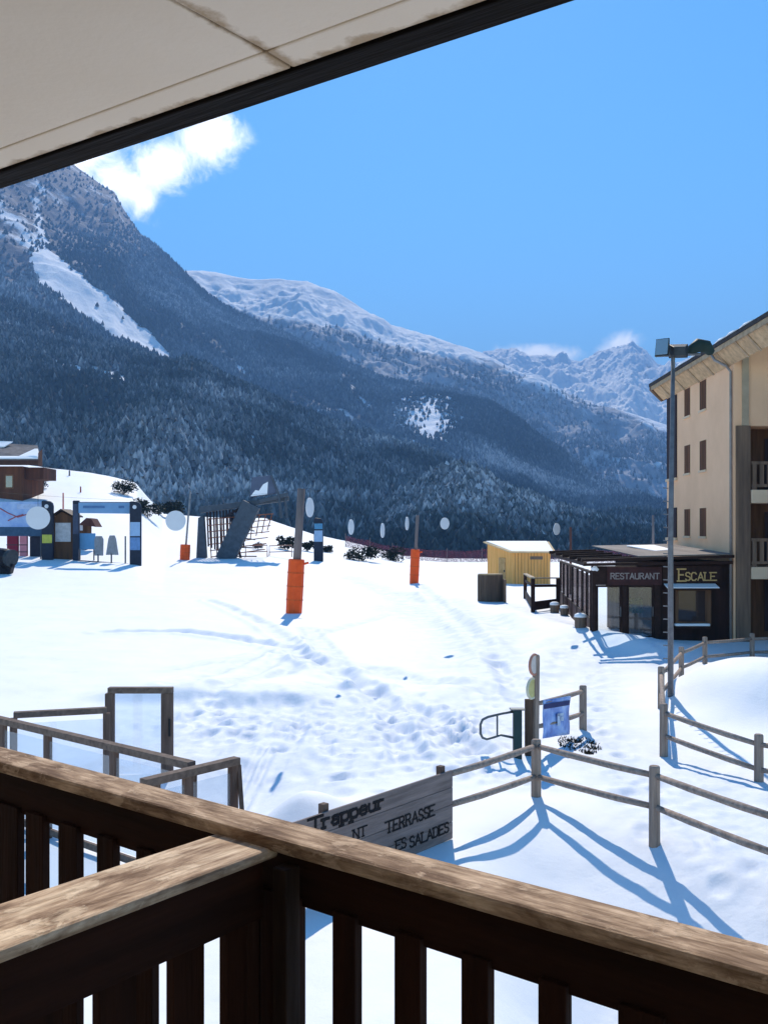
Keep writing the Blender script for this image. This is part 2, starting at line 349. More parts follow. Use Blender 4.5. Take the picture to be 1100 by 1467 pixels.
# ---------------------------------------------------------------- mountains
def attr_mat_mountain(name, rock=(.12,.115,.125), rock2=(.2,.19,.2), floor=(.05,.055,.05), floor2=(.3,.32,.35), fscale=.05):
    """snow (attribute) over rock or wooded ground"""
    m, nt, b = newmat(name); L = nt.links
    tc = N(nt, 'ShaderNodeTexCoord'); at = N(nt, 'ShaderNodeAttribute', attribute_name='snow'); rk = N(nt, 'ShaderNodeAttribute', attribute_name='rock')
    n1 = N(nt, 'ShaderNodeTexNoise', Scale=fscale, Detail=9, Roughness=.7); L.new(tc.outputs['Object'], n1.inputs['Vector'])
    mp = N(nt, 'ShaderNodeMapping'); mp.inputs['Scale'].default_value = (1, 1, .35); L.new(tc.outputs['Object'], mp.inputs[0])
    n2 = N(nt, 'ShaderNodeTexNoise', Scale=fscale*.5, Detail=10, Roughness=.72); L.new(mp.outputs[0], n2.inputs['Vector'])
    r1 = ramp(nt, [(.38, floor), (.7, floor2)]); L.new(n1.outputs['Fac'], r1.inputs[0])
    r2 = ramp(nt, [(.4, rock), (.62, rock2)]); L.new(n2.outputs['Fac'], r2.inputs[0])
    ma = N(nt, 'ShaderNodeMix', data_type='RGBA'); L.new(rk.outputs['Fac'], ma.inputs['Factor']); L.new(r1.outputs[0], ma.inputs[6]); L.new(r2.outputs[0], ma.inputs[7])
    n3 = N(nt, 'ShaderNodeTexNoise', Scale=fscale*.9, Detail=10, Roughness=.7); L.new(mp.outputs[0], n3.inputs['Vector'])
    s = N(nt, 'ShaderNodeMath', operation='ADD'); L.new(at.outputs['Fac'], s.inputs[0]); L.new(n3.outputs['Fac'], s.inputs[1])
    mr = N(nt, 'ShaderNodeMapRange'); mr.inputs['From Min'].default_value = .93; mr.inputs['From Max'].default_value = 1.07; L.new(s.outputs[0], mr.inputs['Value'])
    mb = N(nt, 'ShaderNodeMix', data_type='RGBA'); L.new(mr.outputs[0], mb.inputs['Factor']); L.new(ma.outputs[2], mb.inputs[6]); mb.inputs[7].default_value = (.88,.9,.93,1)
    L.new(mb.outputs[2], b.inputs['Base Color']); b.inputs['Roughness'].default_value = .85; b.inputs['Specular IOR Level'].default_value = .1
    bp = N(nt, 'ShaderNodeBump', Strength=.5, Distance=6/(fscale*20)); L.new(n2.outputs['Fac'], bp.inputs['Height']); L.new(bp.outputs[0], b.inputs['Normal'])
    return m
class Range:
    """a mountain face: ridge line (photo pixel + distance) joined to its foot, with gullies, and a back that falls away"""
    def __init__(s, ridge, foot, nu, nv, amp, seed, power=1.1, gul=900., x0=-900, x1=2000, crest=.12, gain=.52):
        R = np.array(ridge, float); B = np.array(foot, float); px = np.linspace(x0, x1, nu)
        ry = np.interp(px, R[:, 0], R[:, 1]); rd = np.interp(px, R[:, 0], R[:, 2]); by = np.interp(px, B[:, 0], B[:, 1]); bd = np.interp(px, B[:, 0], B[:, 2])
        bz = H-(by-HY)*bd/F; rz = H-(ry-HY)*rd/F; rz = np.maximum(rz, bz+1)
        v = np.concatenate([np.linspace(0, 1, nv), 1+np.linspace(.05, .7, 14)])[:, None]
        d = bd+(rd-bd)*v; X = (px-CX)/F*d; vv = np.minimum(v, 1)
        Z = bz+(rz-bz)*vv**power-np.maximum(v-1, 0)*(rz-bz)*1.1
        g = fbm(X/gul+.0003*Z, d/gul*.35, seed, 7, gain, True); f = fbm(X/gul*2.3, d/gul*2.3, seed+9, 6, gain+.03)
        env = np.minimum(1, vv*4)*(crest+(1-crest)*np.clip((1-vv)*5, 0, 1)); Z = Z+amp*env*(g*.8+f*.6)
        s.g = g; s.f = f; s.nv, s.nu = d.shape; s.X, s.Y, s.Z, s.v = X, d, Z, np.repeat(v, nu, 1)
        s.px = CX+F*X/d; s.py = HY-(Z-H)*F/d
    def mesh(s, name, m, snow, rock, label):
        o = np_mesh(name, np.stack([s.X, s.Y, s.Z], -1).reshape(-1, 3), grid_faces(s.nv, s.nu), 4, m, True, {'snow': snow, 'rock': rock})
        tag(o, label, None, None, 'structure'); return o
    def sample(s, n, rng, weight):
        """n random spots on the face, thinned by weight(px, py, X, Y)"""
        i = rng.random(n)*(s.nv-16); j = rng.random(n)*(s.nu-2); i0 = i.astype(int); j0 = j.astype(int); a = i-i0; b = j-j0
        def bi(A): return A[i0,j0]*(1-a)*(1-b)+A[i0+1,j0]*a*(1-b)+A[i0,j0+1]*(1-a)*b+A[i0+1,j0+1]*a*b
        x, y, z = bi(s.X), bi(s.Y), bi(s.Z); px = CX+F*x/y; py = HY-(z-H)*F/y
        keep = rng.random(n) < weight(px, py, x, y); return x[keep], y[keep], z[keep], px[keep], py[keep]
def tree_mat():
    m, nt, b = newmat('forest_trees'); L = nt.links
    at = N(nt, 'ShaderNodeAttribute', attribute_name='frost'); tc = N(nt, 'ShaderNodeTexCoord')
    r = ramp(nt, [(0, (.026,.036,.034)), (.35, (.065,.08,.08)), (.7, (.20,.22,.24)), (1, (.55,.57,.6))]); L.new(at.outputs['Fac'], r.inputs[0]); L.new(r.outputs[0], b.inputs['Base Color'])
    b.inputs['Roughness'].default_value = .9; b.inputs['Specular IOR Level'].default_value = .05; return m
TREE = tree_mat()
def forest(name, sets, label, tiers=2, sides=5):
    V, Fc, A = [], [], []; base = 0
    for x, y, z, h, wid, frost in sets:
        n = len(x); rng = np.random.default_rng(n)
        for t in range(tiers):
            z0 = h*(.06+.40*t/ max(1, tiers-1)*(tiers > 1)); z1 = h*(1.0 if t == tiers-1 else .72); r = wid*h*(1-.42*t)
            ph = rng.random(n)*6.28
            ring = []
            for k in range(sides):
                th = ph+2*math.pi*k/sides; rr = r*(.7+.6*rng.random(n))
                ring.append(np.stack([x+rr*np.cos(th), y+rr*np.sin(th), z+z0+h*.08*rng.normal(size=n)], -1))
            lean = .06*h
            apex = np.stack([x+lean*rng.normal(size=n), y+lean*rng.normal(size=n), z+z1*(.8+.25*rng.random(n))], -1)
            v = np.stack(ring+[apex], 1); V.append(v.reshape(-1, 3))
            fr = np.repeat(frost[:, None], sides+1, 1)+rng.normal(size=(n, sides+1))*.13+(.0 if t == 0 else .03); fr[:, -1] += .10; A.append(np.clip(fr, 0, 1).ravel())
            b0 = base+np.arange(n)*(sides+1)
            for k in range(sides): Fc.append(np.stack([b0+k, b0+(k+1) % sides, b0+sides], -1))
            base += n*(sides+1)
    o = np_mesh(name, np.concatenate(V), np.concatenate(Fc).reshape(-1), 3, TREE, False, {'frost': np.concatenate(A)})
    tag(o, label, None, None, 'stuff'); return o
rng = np.random.default_rng(5)
FT = [(-900,830,420),(0,826,420),(500,822,400),(800,820,420),(1200,820,500),(2000,820,600)]
M1 = Range([(-900,260,2700),(-300,180,2700),(0,165,2700),(60,200,2650),(112,243,2600),(150,270,2560),(165,277,2540),(174,296,2530),(200,335,2500),(225,352,2480),(250,375,2450),(290,415,2400),(330,440,2350),(400,473,2300),(480,510,2200),(550,540,2150),(600,549,2100),(640,554,2050),(700,577,2000),(760,622,1900),(800,662,1800),(850,700,1700),(950,745,1500),(1100,772,1400),(2000,790,1400)],
           [(-900,800,900),(0,790,900),(500,800,900),(2000,815,900)], 620, 230, 75, 31, 1.05, 620)
M0 = Range([(-900,330,1300),(-200,390,1250),(0,428,1200),(60,447,1180),(150,490,1150),(250,524,1100),(300,537,1080),(400,580,1030),(500,612,980),(610,647,940),(700,692,900),(760,722,860),(850,762,800),(950,778,750),(2000,800,700)], FT, 460, 170, 26, 51, 1.0, 330)
KN = Range([(300,800,520),(470,795,520),(520,748,520),(570,710,530),(620,678,540),(660,664,540),(690,677,540),(720,702,540),(800,737,540),(880,764,540),(960,776,560),(1100,785,560)], [(300,815,370),(1100,815,370)], 200, 70, 9, 71, .9, 110, 300, 1100)
M2 = Range([(-900,360,3226),(0,388,3110),(200,391,3053),(280,392,2995),(340,397,2995),(400,400,2995),(440,404,2995),(480,424,2966),(520,447,2938),(560,468,2938),(600,480,2880),(660,497,2880),(700,512,2880),(750,537,2822),(800,560,2765),(850,578,2707),(900,592,2650),(950,612,2592),(1100,690,2419),(2000,770,2304)],
           [(-900,800,1650),(2000,800,1650)], 760, 220, 78, 91, .82, 310, -150, 1350, .2)
M3 = Range([(-900,520,4788),(500,500,4788),(600,506,4788),(690,510,4687),(718,501,4687),(738,503,4687),(756,516,4687),(790,522,4687),(830,522,4687),(862,513,4687),(888,502,4637),(905,496,4637),(925,505,4637),(942,526,4637),(975,520,4536),(1020,500,4536),(1100,520,4536),(2000,560,4536)],
           [(-900,775,2150),(2000,775,2150)], 760, 300, 140, 131, .85, 500, 250, 1350, .22, .62)
CHUTE = [(43,372),(62,355),(80,366),(100,380),(140,412),(180,447),(215,478),(247,512),(243,517),(222,505),(195,497),(165,482),(140,465),(112,447),(88,425),(62,412),(50,395)]
def jit(R): return R.px+5*fbm(R.X/40, R.Y/40, 4, 4), R.py+5*fbm(R.X/40+7, R.Y/40, 6, 4)
jx, jy = jit(M1); chute = inpoly(jx, jy, CHUTE)
up = sm(430, 290, M1.py+.35*np.maximum(M1.px, 0)-60)*sm(330, 200, M1.px)      # bare rock towards the summit
patch = np.exp(-(((jx-614)/50)**2+((jy-600)/44)**2)**2)
streak = np.exp(-(seg_dist(jx, jy, [(490,535),(510,560),(530,582)])/5)**2)+np.exp(-(seg_dist(jx, jy, [(285,470),(320,505),(352,532)])/5)**2)+np.exp(-(seg_dist(jx, jy, [(0,300),(30,330),(50,360)])/16)**2)+np.exp(-(seg_dist(jx, jy, [(52,290),(58,330),(62,352)])/7)**2)
sp = fbm(M1.X/90, M1.Y/90, 77, 5, .6)
snow1 = .26+.22*sp+.10*up+.10*M1.g*up+1.0*chute+.72*patch+.3*streak-.12*M1.f
m1 = M1.mesh('mountain', attr_mat_mountain('mountain_rock', fscale=.018, floor=(.05,.055,.055), floor2=(.22,.235,.26)), snow1, np.clip(up*1.3, 0, 1), 'steep wooded mountain with a white avalanche chute and rocky summit')
bare1 = np.clip(up*1.2, 0, .93)
def w1(px, py, x, y):
    a = px+5*fbm(x/40, y/40, 4, 4); b = py+5*fbm(x/40+7, y/40, 6, 4)
    w = np.where(inpoly(a, b, CHUTE), .003, 1.0)
    u = sm(430, 290, py+.35*np.maximum(px, 0)-60)*sm(330, 200, px); w = w*(1-.93*u)
    pt = np.exp(-(((a-614)/50)**2+((b-600)/44)**2)**2); w = w*(1-.96*pt)
    st = np.exp(-(seg_dist(a, b, [(490,535),(510,560),(530,582)])/5)**2)+np.exp(-(seg_dist(a, b, [(285,470),(320,505),(352,532)])/5)**2); w = w*(1-.9*np.clip(st, 0, 1))
    gap = fbm(x/70, y/70, 15, 4, .6); w = w*sm(-.75, -.1, gap)
    return w*((px > -150) & (px < 1050))
x, y, z, px, py = M1.sample(380000, rng, w1)
crest = np.exp(-((fbm(x/260, y/260, 19, 4)-.15)/.25)**2)
fr = .47+.55*fbm(x/200, y/200, 61, 5, .6)-.12*sm(1500, 900, y)+rng.normal(size=len(x))*.09
set1 = (x, y, z, 6.5+4.5*rng.random(len(x))**1.5, .30+.08*rng.random(len(x)), np.clip(fr, .02, .8))
snow0 = .24+.2*fbm(M0.X/60, M0.Y/60, 78, 5, .6)+.5*np.exp(-(seg_dist(M0.px, M0.py, [(80,520),(120,528),(180,545)])/7)**2)+.55*np.exp(-(seg_dist(M0.px, M0.py, [(335,605),(350,618),(372,636)])/4)**2)
m0 = M0.mesh('hill', attr_mat_mountain('hill_ground', fscale=.05, floor=(.045,.05,.05), floor2=(.2,.215,.24)), snow0, M0.X*0, 'lower wooded spur below the mountain')
def w0(px, py, x, y):
    w = 1-.95*np.clip(np.exp(-(seg_dist(px, py, [(80,520),(120,528),(180,545)])/7)**2)+np.exp(-(seg_dist(px, py, [(335,605),(350,618),(372,636)])/4)**2), 0, 1)
    return w*sm(-.9, -.2, fbm(x/40, y/40, 16, 4, .6))*((px > -150) & (px < 1050))
x, y, z, px, py = M0.sample(95000, rng, w0)
nb = fbm(x/120, y/120, 63, 5, .6)
fr = .46+.7*nb+rng.normal(size=len(x))*.10-.25*np.exp(-((M0.Z.max()*0+py-np.interp(px, [0,250,500,760], [440,530,618,728]))/26)**2)-.25*sm(700, 770, py)*sm(640, 380, px)
set0 = (x, y, z, 5.5+5*rng.random(len(x))**1.5, .27+.12*rng.random(len(x)), np.clip(fr, .0, .85))
snowk = .3+.2*fbm(KN.X/25, KN.Y/25, 79, 5, .6)+.6*np.exp(-(((KN.px-655)/26)**2+((KN.py-670)/6)**2))+.6*np.exp(-(((KN.px-698)/10)**2+((KN.py-678)/5)**2))
mk = KN.mesh('knoll', attr_mat_mountain('knoll_ground', fscale=.12, floor=(.07,.075,.085), floor2=(.4,.42,.46)), snowk, KN.X*0, 'low knoll covered in frosted scrub')
def wk(px, py, x, y): return np.ones_like(px)*(1-.9*np.exp(-(((px-655)/26)**2+((py-668)/6)**2)))
x, y, z, px, py = KN.sample(15000, rng, wk)
setk = (x, y, z, 3+4*rng.random(len(x)), .34+.14*rng.random(len(x)), np.clip(.52+.35*fbm(x/30, y/30, 65, 5, .6)+rng.normal(size=len(x))*.14-.4*sm(735, 790, py), 0, .95))
# the dark row of conifers along the valley floor, right behind the field
n = 2600; xx = rng.uniform(-190, 330, n); yy = rng.uniform(300, 380, n); zz = base_z(xx, yy)-1
setv = (xx, yy, zz, 6+9*rng.random(n), .25+0*xx, np.clip(.20+.15*rng.normal(size=n)+.15*sm(60, 220, xx), 0, .5))
forest('forest', [set1], 'dense snow dusted wood on the mountain', 1, 5)
forest('spur_forest', [set0, setv], 'dark conifer wood on the lower spur', 2, 5)
forest('scrub', [setk], 'frosted pale scrub on the knoll', 2, 5)
top2 = sm(560, 430, M2.py+.22*(M2.px-300)*(M2.px > 300)*-1)
line2 = np.interp(M2.px, [0,280,430,500,560,640,720,800,900,1000], [430,425,462,470,490,508,524,556,590,640])
above = sm(14, -14, M2.py-line2+14*fbm(M2.X/300, M2.Y/300, 14, 4))
snow2 = .37+.30*fbm(M2.X/60,M2.Y/28,83,5,.65)*above+.58*above*(1-.25*sm(.2, .6, -M2.g))+.10*fbm(M2.X/200, M2.Y/200, 80, 5)-.22*np.exp(-(((M2.px-360)/45)**2+((M2.py-412)/9)**2))
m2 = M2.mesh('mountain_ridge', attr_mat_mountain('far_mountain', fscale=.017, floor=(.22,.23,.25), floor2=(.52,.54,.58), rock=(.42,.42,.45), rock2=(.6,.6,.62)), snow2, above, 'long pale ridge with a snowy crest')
def w2(px, py, x, y):
    l = np.interp(px, [0,280,430,500,560,640,720,800,900,1000], [432,427,464,474,496,514,532,562,596,646]); return sm(-6, 30, py-l)*sm(-.35, .5, fbm(x/150, y/150, 17, 4, .6))*((px > 250) & (px < 1000))
x, y, z, px, py = M2.sample(60000, rng, w2)
forest('far_forest', [(x, y, z, 10+4*rng.random(len(x)), .3+0*x, np.clip(.70+.3*fbm(x/500, y/500, 69, 4)+rng.normal(size=len(x))*.08, .05, .9))], 'thin frosted wood far off on the pale ridge', 1, 4)
gx3 = np.gradient(M3.Z, axis=1)/np.maximum(np.gradient(M3.X, axis=1), 1); gy3 = np.gradient(M3.Z, axis=0)/np.gradient(M3.Y, axis=0); st3 = np.hypot(gx3, gy3)
snow3 = 1.2-.34*sm(.85, 1.5, st3)+.25*fbm(M3.X/500, M3.Y/500, 81, 5)+.1*M3.f-.55*np.exp(-(((M3.px-925)/18)**2+((M3.py-535)/22)**2))+.1
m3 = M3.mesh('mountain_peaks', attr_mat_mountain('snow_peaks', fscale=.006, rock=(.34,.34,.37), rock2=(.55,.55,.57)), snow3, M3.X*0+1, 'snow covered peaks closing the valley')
# ---------------------------------------------------------------- the air of the valley
hz = MB().box(-6000, 9000, -60, 9500, -60, 1330)
m, nt, b = newmat('haze_air'); nt.nodes.remove(b)
pv = N(nt, 'ShaderNodeVolumePrincipled', Density=HAZE, Anisotropy=.0); pv.inputs['Color'].default_value = (.25, .51, 1, 1); pv.inputs['Absorption Color'].default_value = (0,0,0,1)
nt.links.new(pv.outputs[0], [n for n in nt.nodes if n.type == 'OUTPUT_MATERIAL'][0].inputs['Volume'])
if HAZE: tag(hz.build('haze', m), 'blue air filling the valley', None, None, 'stuff')
# ---------------------------------------------------------------- our balcony
A = G(0, 1068, 3.80); Bp = G(1100, 1352, 3.80)
u = (Bp-A); u.z = 0; u.normalize(); n_in = Vector((u.y, -u.x, 0));
if n_in.dot(Vector((0,0,H))-A-Vector((0,0,H-3.8))) < 0: n_in = -n_in
RAILROT = math.atan2(u.y, u.x)
Z = Vector((0,0,1))
def rail_wood(name, hi, mid, lo, rot):
    """sun bleached softwood with peeling stain"""
    m, nt, b = newmat(name); L = nt.links; tc = N(nt, 'ShaderNodeTexCoord'); outs = []
    for st, scl, det in (((3.2,1,1), 20, 8), ((16,1,1), 80, 4), ((1.8,1,1), 20, 9)):
        mp = N(nt, 'ShaderNodeMapping'); mp.vector_type = 'TEXTURE'; mp.inputs['Rotation'].default_value = (0,0,rot); mp.inputs['Scale'].default_value = st; L.new(tc.outputs['Object'], mp.inputs[0])
        n = N(nt, 'ShaderNodeTexNoise', Scale=scl, Detail=det, Roughness=.65); n.inputs['Distortion'].default_value = .4; L.new(mp.outputs[0], n.inputs['Vector']); outs.append(n)
    r = ramp(nt, [(.36, lo), (.5, mid), (.64, hi)]); L.new(outs[0].outputs['Fac'], r.inputs[0])
    g = ramp(nt, [(.35, (.62,.58,.55)), (.6, (1,1,1))]); L.new(outs[1].outputs['Fac'], g.inputs[0])
    mu = N(nt, 'ShaderNodeMix', data_type='RGBA', blend_type='MULTIPLY'); mu.inputs['Factor'].default_value = .8; L.new(r.outputs[0], mu.inputs[6]); L.new(g.outputs[0], mu.inputs[7])
    f = ramp(nt, [(.54, (0,0,0)), (.60, (.6,.6,.6))]); L.new(outs[2].outputs['Fac'], f.inputs[0])
    pe = N(nt, 'ShaderNodeMix', data_type='RGBA'); L.new(f.outputs[0], pe.inputs['Factor']); L.new(mu.outputs[2], pe.inputs[6]); pe.inputs[7].default_value = (*hi, 1)
    mu2 = N(nt, 'ShaderNodeMix', data_type='RGBA', blend_type='MULTIPLY'); mu2.inputs['Factor'].default_value = .5; L.new(pe.outputs[2], mu2.inputs[6]); L.new(g.outputs[0], mu2.inputs[7])
    L.new(mu2.outputs[2], b.inputs['Base Color']); b.inputs['Roughness'].default_value = .85; b.inputs['Specular IOR Level'].default_value = .2
    ad = N(nt, 'ShaderNodeMath', operation='ADD'); L.new(outs[1].outputs['Fac'], ad.inputs[0]); L.new(f.outputs[0], ad.inputs[1])
    bp = N(nt, 'ShaderNodeBump', Strength=.5, Distance=.006); L.new(ad.outputs[0], bp.inputs['Height']); L.new(bp.outputs[0], b.inputs['Normal']); return m
capwood = rail_wood('weathered_rail_wood', (.68,.50,.35), (.40,.275,.18), (.17,.10,.06), RAILROT)
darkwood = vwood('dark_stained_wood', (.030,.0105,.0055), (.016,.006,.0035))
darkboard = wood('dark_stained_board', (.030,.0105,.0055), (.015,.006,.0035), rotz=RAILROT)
fr = thing('balcony_railing', A+u*.9-Z*1.0, 'dark slatted front balcony railing with weathered top rail crossing the whole view', 'railing')
o0 = A-u*1.3; o1 = Bp+u*1.1
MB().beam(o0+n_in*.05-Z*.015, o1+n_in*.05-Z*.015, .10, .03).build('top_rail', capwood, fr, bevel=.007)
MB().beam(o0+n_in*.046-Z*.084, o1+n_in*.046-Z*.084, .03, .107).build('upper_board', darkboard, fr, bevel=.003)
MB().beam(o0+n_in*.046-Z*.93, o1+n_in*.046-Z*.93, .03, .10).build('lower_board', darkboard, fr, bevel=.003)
def ray_line(px, p, dirv):
    k = (px-CX)/F      # X = k*Y on p + s*dir
    return (k*p.y-p.x)/(dirv.x-k*dirv.y)
pc = A+n_in*.05
gaps = [(38,47),(74,94),(123,149),(175,205),(231,262),(290,330),(442,485),(522,573),(615,668),(712,777),(823,890)]
ss = [(ray_line(a, pc, u), ray_line(b, pc, u)) for a, b in gaps]
wg = .058; ctr = [(a+b)/2 for a, b in ss]
print('gap centres', [round(c, 3) for c in ctr], [round(b-a, 3) for a, b in ss])
edges = []
pitch_r = (ctr[10]-ctr[6])/4; pitch_l = (ctr[5]-ctr[1])/4
gl = [(c-max(.02, (b-a))/2-.004, c+max(.02, (b-a))/2+.004) for c, (a, b) in zip(ctr, ss)]
for k in range(1, 7): gl.insert(0, (ctr[0]-pitch_l*k-.02, ctr[0]-pitch_l*k+.02))
for k in range(1, 10): gl.append((ctr[10]+pitch_r*k-.028, ctr[10]+pitch_r*k+.028))
for (a, b), (c, d) in zip(gl[:-1], gl[1:]):
    w = c-b; p = A+n_in*.062+u*((b+c)/2)
    if w > .14:                                   # two boards side by side here
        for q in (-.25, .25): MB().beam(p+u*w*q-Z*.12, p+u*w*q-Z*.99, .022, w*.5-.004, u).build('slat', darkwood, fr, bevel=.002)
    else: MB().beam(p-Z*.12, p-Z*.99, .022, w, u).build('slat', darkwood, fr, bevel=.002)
jp = A+u*ray_line(413, A+n_in*.1, u)+n_in*.105
MB().beam(jp-Z*.046, jp-Z*1.0, .04, .035, u).build('post', mat('worn_post_wood', (.035,.021,.014), (.014,.008,.006), scale=20, stretch=(1,1,10)), fr, bevel=.003)
# side railing that divides off the neighbour
s0, s1 = G(0, 1362, 3.775), G(397, 1213, 3.775); f0, f1 = G(0, 1283, 3.775), G(330, 1186.5, 3.775)
us = (s1-s0).normalized(); ns = Vector((-us.y, us.x, 0))
if ns.dot(f0-s0) < 0: ns = -ns
SROT = math.atan2(us.y, us.x); wS = abs((f0-s0).dot(ns))*.5+abs((f1-s1).dot(ns))*.5
sidecap = rail_wood('weathered_side_wood', (.84,.67,.49), (.54,.39,.27), (.22,.135,.085), SROT)
sideboard = wood('side_board_wood', (.036,.013,.0075), (.018,.007,.0045), rotz=SROT)
sidewood = vwood('side_slat_wood', (.036,.013,.0075), (.019,.0075,.0045))
sr = thing('balcony_divider', s0.lerp(s1, .5)-Z*.975, 'slatted side railing with pale worn cap running into the front railing', 'railing')
e1 = s1+us*.005; e2 = f1+us*.03; b1 = s0-us*1.3; b2 = f0-us*1.3
MB().prism([e1, e2, b2, b1], -Z*.022).build('top_rail', sidecap, sr, bevel=.007)
MB().beam(b1+ns*.03-Z*.080, s1+ns*.03-us*.02-Z*.080, .028, .115).build('upper_board', sideboard, sr, bevel=.003)
MB().beam(b1+ns*.035-Z*.92, s1+ns*.035-us*.02-Z*.92, .028, .10).build('lower_board', sideboard, sr, bevel=.003)
ps = s0+ns*.05; sg = [(ray_line(a, ps, us), ray_line(b, ps, us)) for a, b in ((90,144),(197,250),(294,326))]
print('side gaps', sg)
pt = (sg[2][0]-sg[0][0])/2
sg = [(sg[0][0]-pt*k, sg[0][0]-pt*k+.07) for k in range(5, 0, -1)]+sg
L1 = (s1-s0).length-.03
for (a, b), (c, d) in zip(sg, sg[1:]+[(L1, L1)]):
    w = c-b; p = s0+ns*.062+us*((b+c)/2); k = 2 if w > .13 else 1
    for q in range(k): MB().beam(p+us*w*((q+.5)/k-.5)-Z*.12, p+us*w*((q+.5)/k-.5)-Z*.97, .022, w/k-.004*(k > 1), us).build('slat', sidewood, sr, bevel=.002)
# floor, house wall behind, and the soffit of the balcony above
fl = MB().prism([A-u*3-n_in*.02-Z*1.02, Bp+u*2-n_in*.02-Z*1.02, Bp+u*2+n_in*2.1-Z*1.02, A-u*3+n_in*2.1-Z*1.02], -Z*.2).build('balcony_floor', mat('concrete_floor', (.36,.33,.29), scale=4)); tag(fl, 'concrete floor of the balcony', None, None, 'structure')
wl_ = MB().prism([A-u*4+n_in*2.1-Z*4.2, Bp+u*3+n_in*2.1-Z*4.2, Bp+u*3+n_in*2.1+Z*3, A-u*4+n_in*2.1+Z*3], n_in*.3).build('house_wall', mat('house_render', (.70,.58,.44), scale=3)); tag(wl_, 'rendered wall of the house behind the balcony', None, None, 'structure')
ZS = 5.25
def up_(px, py, z=ZS): d = F*(z-H)/(HY-py); return Vector(((px-CX)/F*d, d, z))
q0, q1 = up_(0, 269), up_(815, 0); uc = (q1-q0).normalized(); nc_ = Vector((uc.y, -uc.x, 0))
if nc_.y > 0: nc_ = -nc_
CROT = math.atan2(uc.y, uc.x)
def soffit_mat():
    m, nt, b = newmat('soffit_paint'); L = nt.links
    tc = N(nt, 'ShaderNodeTexCoord'); mp = N(nt, 'ShaderNodeMapping'); mp.vector_type = 'TEXTURE'; mp.inputs['Rotation'].default_value = (0,0,CROT); L.new(tc.outputs['Object'], mp.inputs[0])
    sx = N(nt, 'ShaderNodeSeparateXYZ'); L.new(mp.outputs[0], sx.inputs[0])
    n = N(nt, 'ShaderNodeTexNoise', Scale=9, Detail=8, Roughness=.65); L.new(mp.outputs[0], n.inputs['Vector'])
    def edge(sock, at, w):
        s = N(nt, 'ShaderNodeMath', operation='SUBTRACT'); s.inputs[1].default_value = at; L.new(sock, s.inputs[0])
        a = N(nt, 'ShaderNodeMath', operation='ABSOLUTE'); L.new(s.outputs[0], a.inputs[0])
        j = N(nt, 'ShaderNodeMath', operation='MULTIPLY_ADD'); j.inputs[1].default_value = w*3.2; L.new(n.outputs['Fac'], j.inputs[0]); 
        k = N(nt, 'ShaderNodeMath', operation='MULTIPLY'); k.inputs[1].default_value = -1; L.new(a.outputs[0], k.inputs[0]); j.inputs[2].default_value = -w*1.0; 
        ad = N(nt, 'ShaderNodeMath', operation='ADD'); L.new(j.outputs[0], ad.inputs[0]); L.new(k.outputs[0], ad.inputs[1])
        mr = N(nt, 'ShaderNodeMapRange'); mr.inputs['From Min'].default_value = 0; mr.inputs['From Max'].default_value = w*.55; L.new(ad.outputs[0], mr.inputs['Value']); return mr
    a = edge(sx.outputs['X'], 0, .034); c = edge(sx.outputs['Y'], 0, .03)
    mxn = N(nt, 'ShaderNodeMath', operation='MAXIMUM'); L.new(a.outputs[0], mxn.inputs[0]); L.new(c.outputs[0], mxn.inputs[1])
    n2 = N(nt, 'ShaderNodeTexNoise', Scale=2.2, Detail=5); L.new(mp.outputs[0], n2.inputs['Vector'])
    r = ramp(nt, [(.3, (.80,.69,.54)), (.7, (.86,.76,.62))]); L.new(n2.outputs['Fac'], r.inputs[0])
    mi = N(nt, 'ShaderNodeMix', data_type='RGBA'); L.new(mxn.outputs[0], mi.inputs['Factor']); L.new(r.outputs[0], mi.inputs[6]); mi.inputs[7].default_value = (.46,.34,.21,1)
    L.new(mi.outputs[2], b.inputs['Base Color']); b.inputs['Roughness'].default_value = .7
    n3 = N(nt, 'ShaderNodeTexNoise', Scale=60, Detail=4); L.new(mp.outputs[0], n3.inputs['Vector'])
    bp = N(nt, 'ShaderNodeBump', Strength=.1, Distance=.01); L.new(n3.outputs['Fac'], bp.inputs['Height']); L.new(bp.outputs[0], b.inputs['Normal']); return m
SOF = soffit_mat()
jt = up_(418, 97); jt2 = up_(240, 0)
sc = thing('balcony_soffit', jt, 'cream painted underside of the upper balcony with dark edge beam', 'ceiling')
wdir = nc_; ledge = .075; gapw = .0025
xj = (jt-q0).dot(uc)
jd = (jt2-jt); jd = jd/(jd.dot(nc_)); 
def soff(x0, x1): return [q0+uc*x0+nc_*(.075+ledge), q0+uc*x1+nc_*(.075+ledge), q0+uc*x1+nc_*(.075+ledge)+jd*2.4, q0+uc*x0+nc_*(.075+ledge)+jd*2.4]
MB().prism(soff(-4, xj-gapw), Z*.02).build('panel', SOF, sc, bevel=.003)
MB().prism(soff(xj+gapw, 4), Z*.02).build('panel', SOF, sc, bevel=.003)
MB().beam(q0-uc*4+nc_*(.075+ledge/2-.002)-Z*.0006+Z*.01, q0+uc*(xj-.002)+nc_*(.075+ledge/2-.002)-Z*.0006+Z*.01, ledge-.0015, .02).build('edge_strip', SOF, sc, bevel=.004)
MB().beam(q0+uc*(xj+.002)+nc_*(.075+ledge/2-.002)-Z*.0006+Z*.01, q0+uc*5+nc_*(.075+ledge/2-.002)-Z*.0006+Z*.01, ledge-.0015, .02).build('edge_strip', SOF, sc, bevel=.004)
MB().beam(q0-uc*4+nc_*.035+Z*.10, q0+uc*5+nc_*.035+Z*.10, .07, .21).build('edge_beam', wood('edge_beam_wood', (.006,.004,.0035), (.004,.003,.0025), rotz=CROT), sc, bevel=.004)
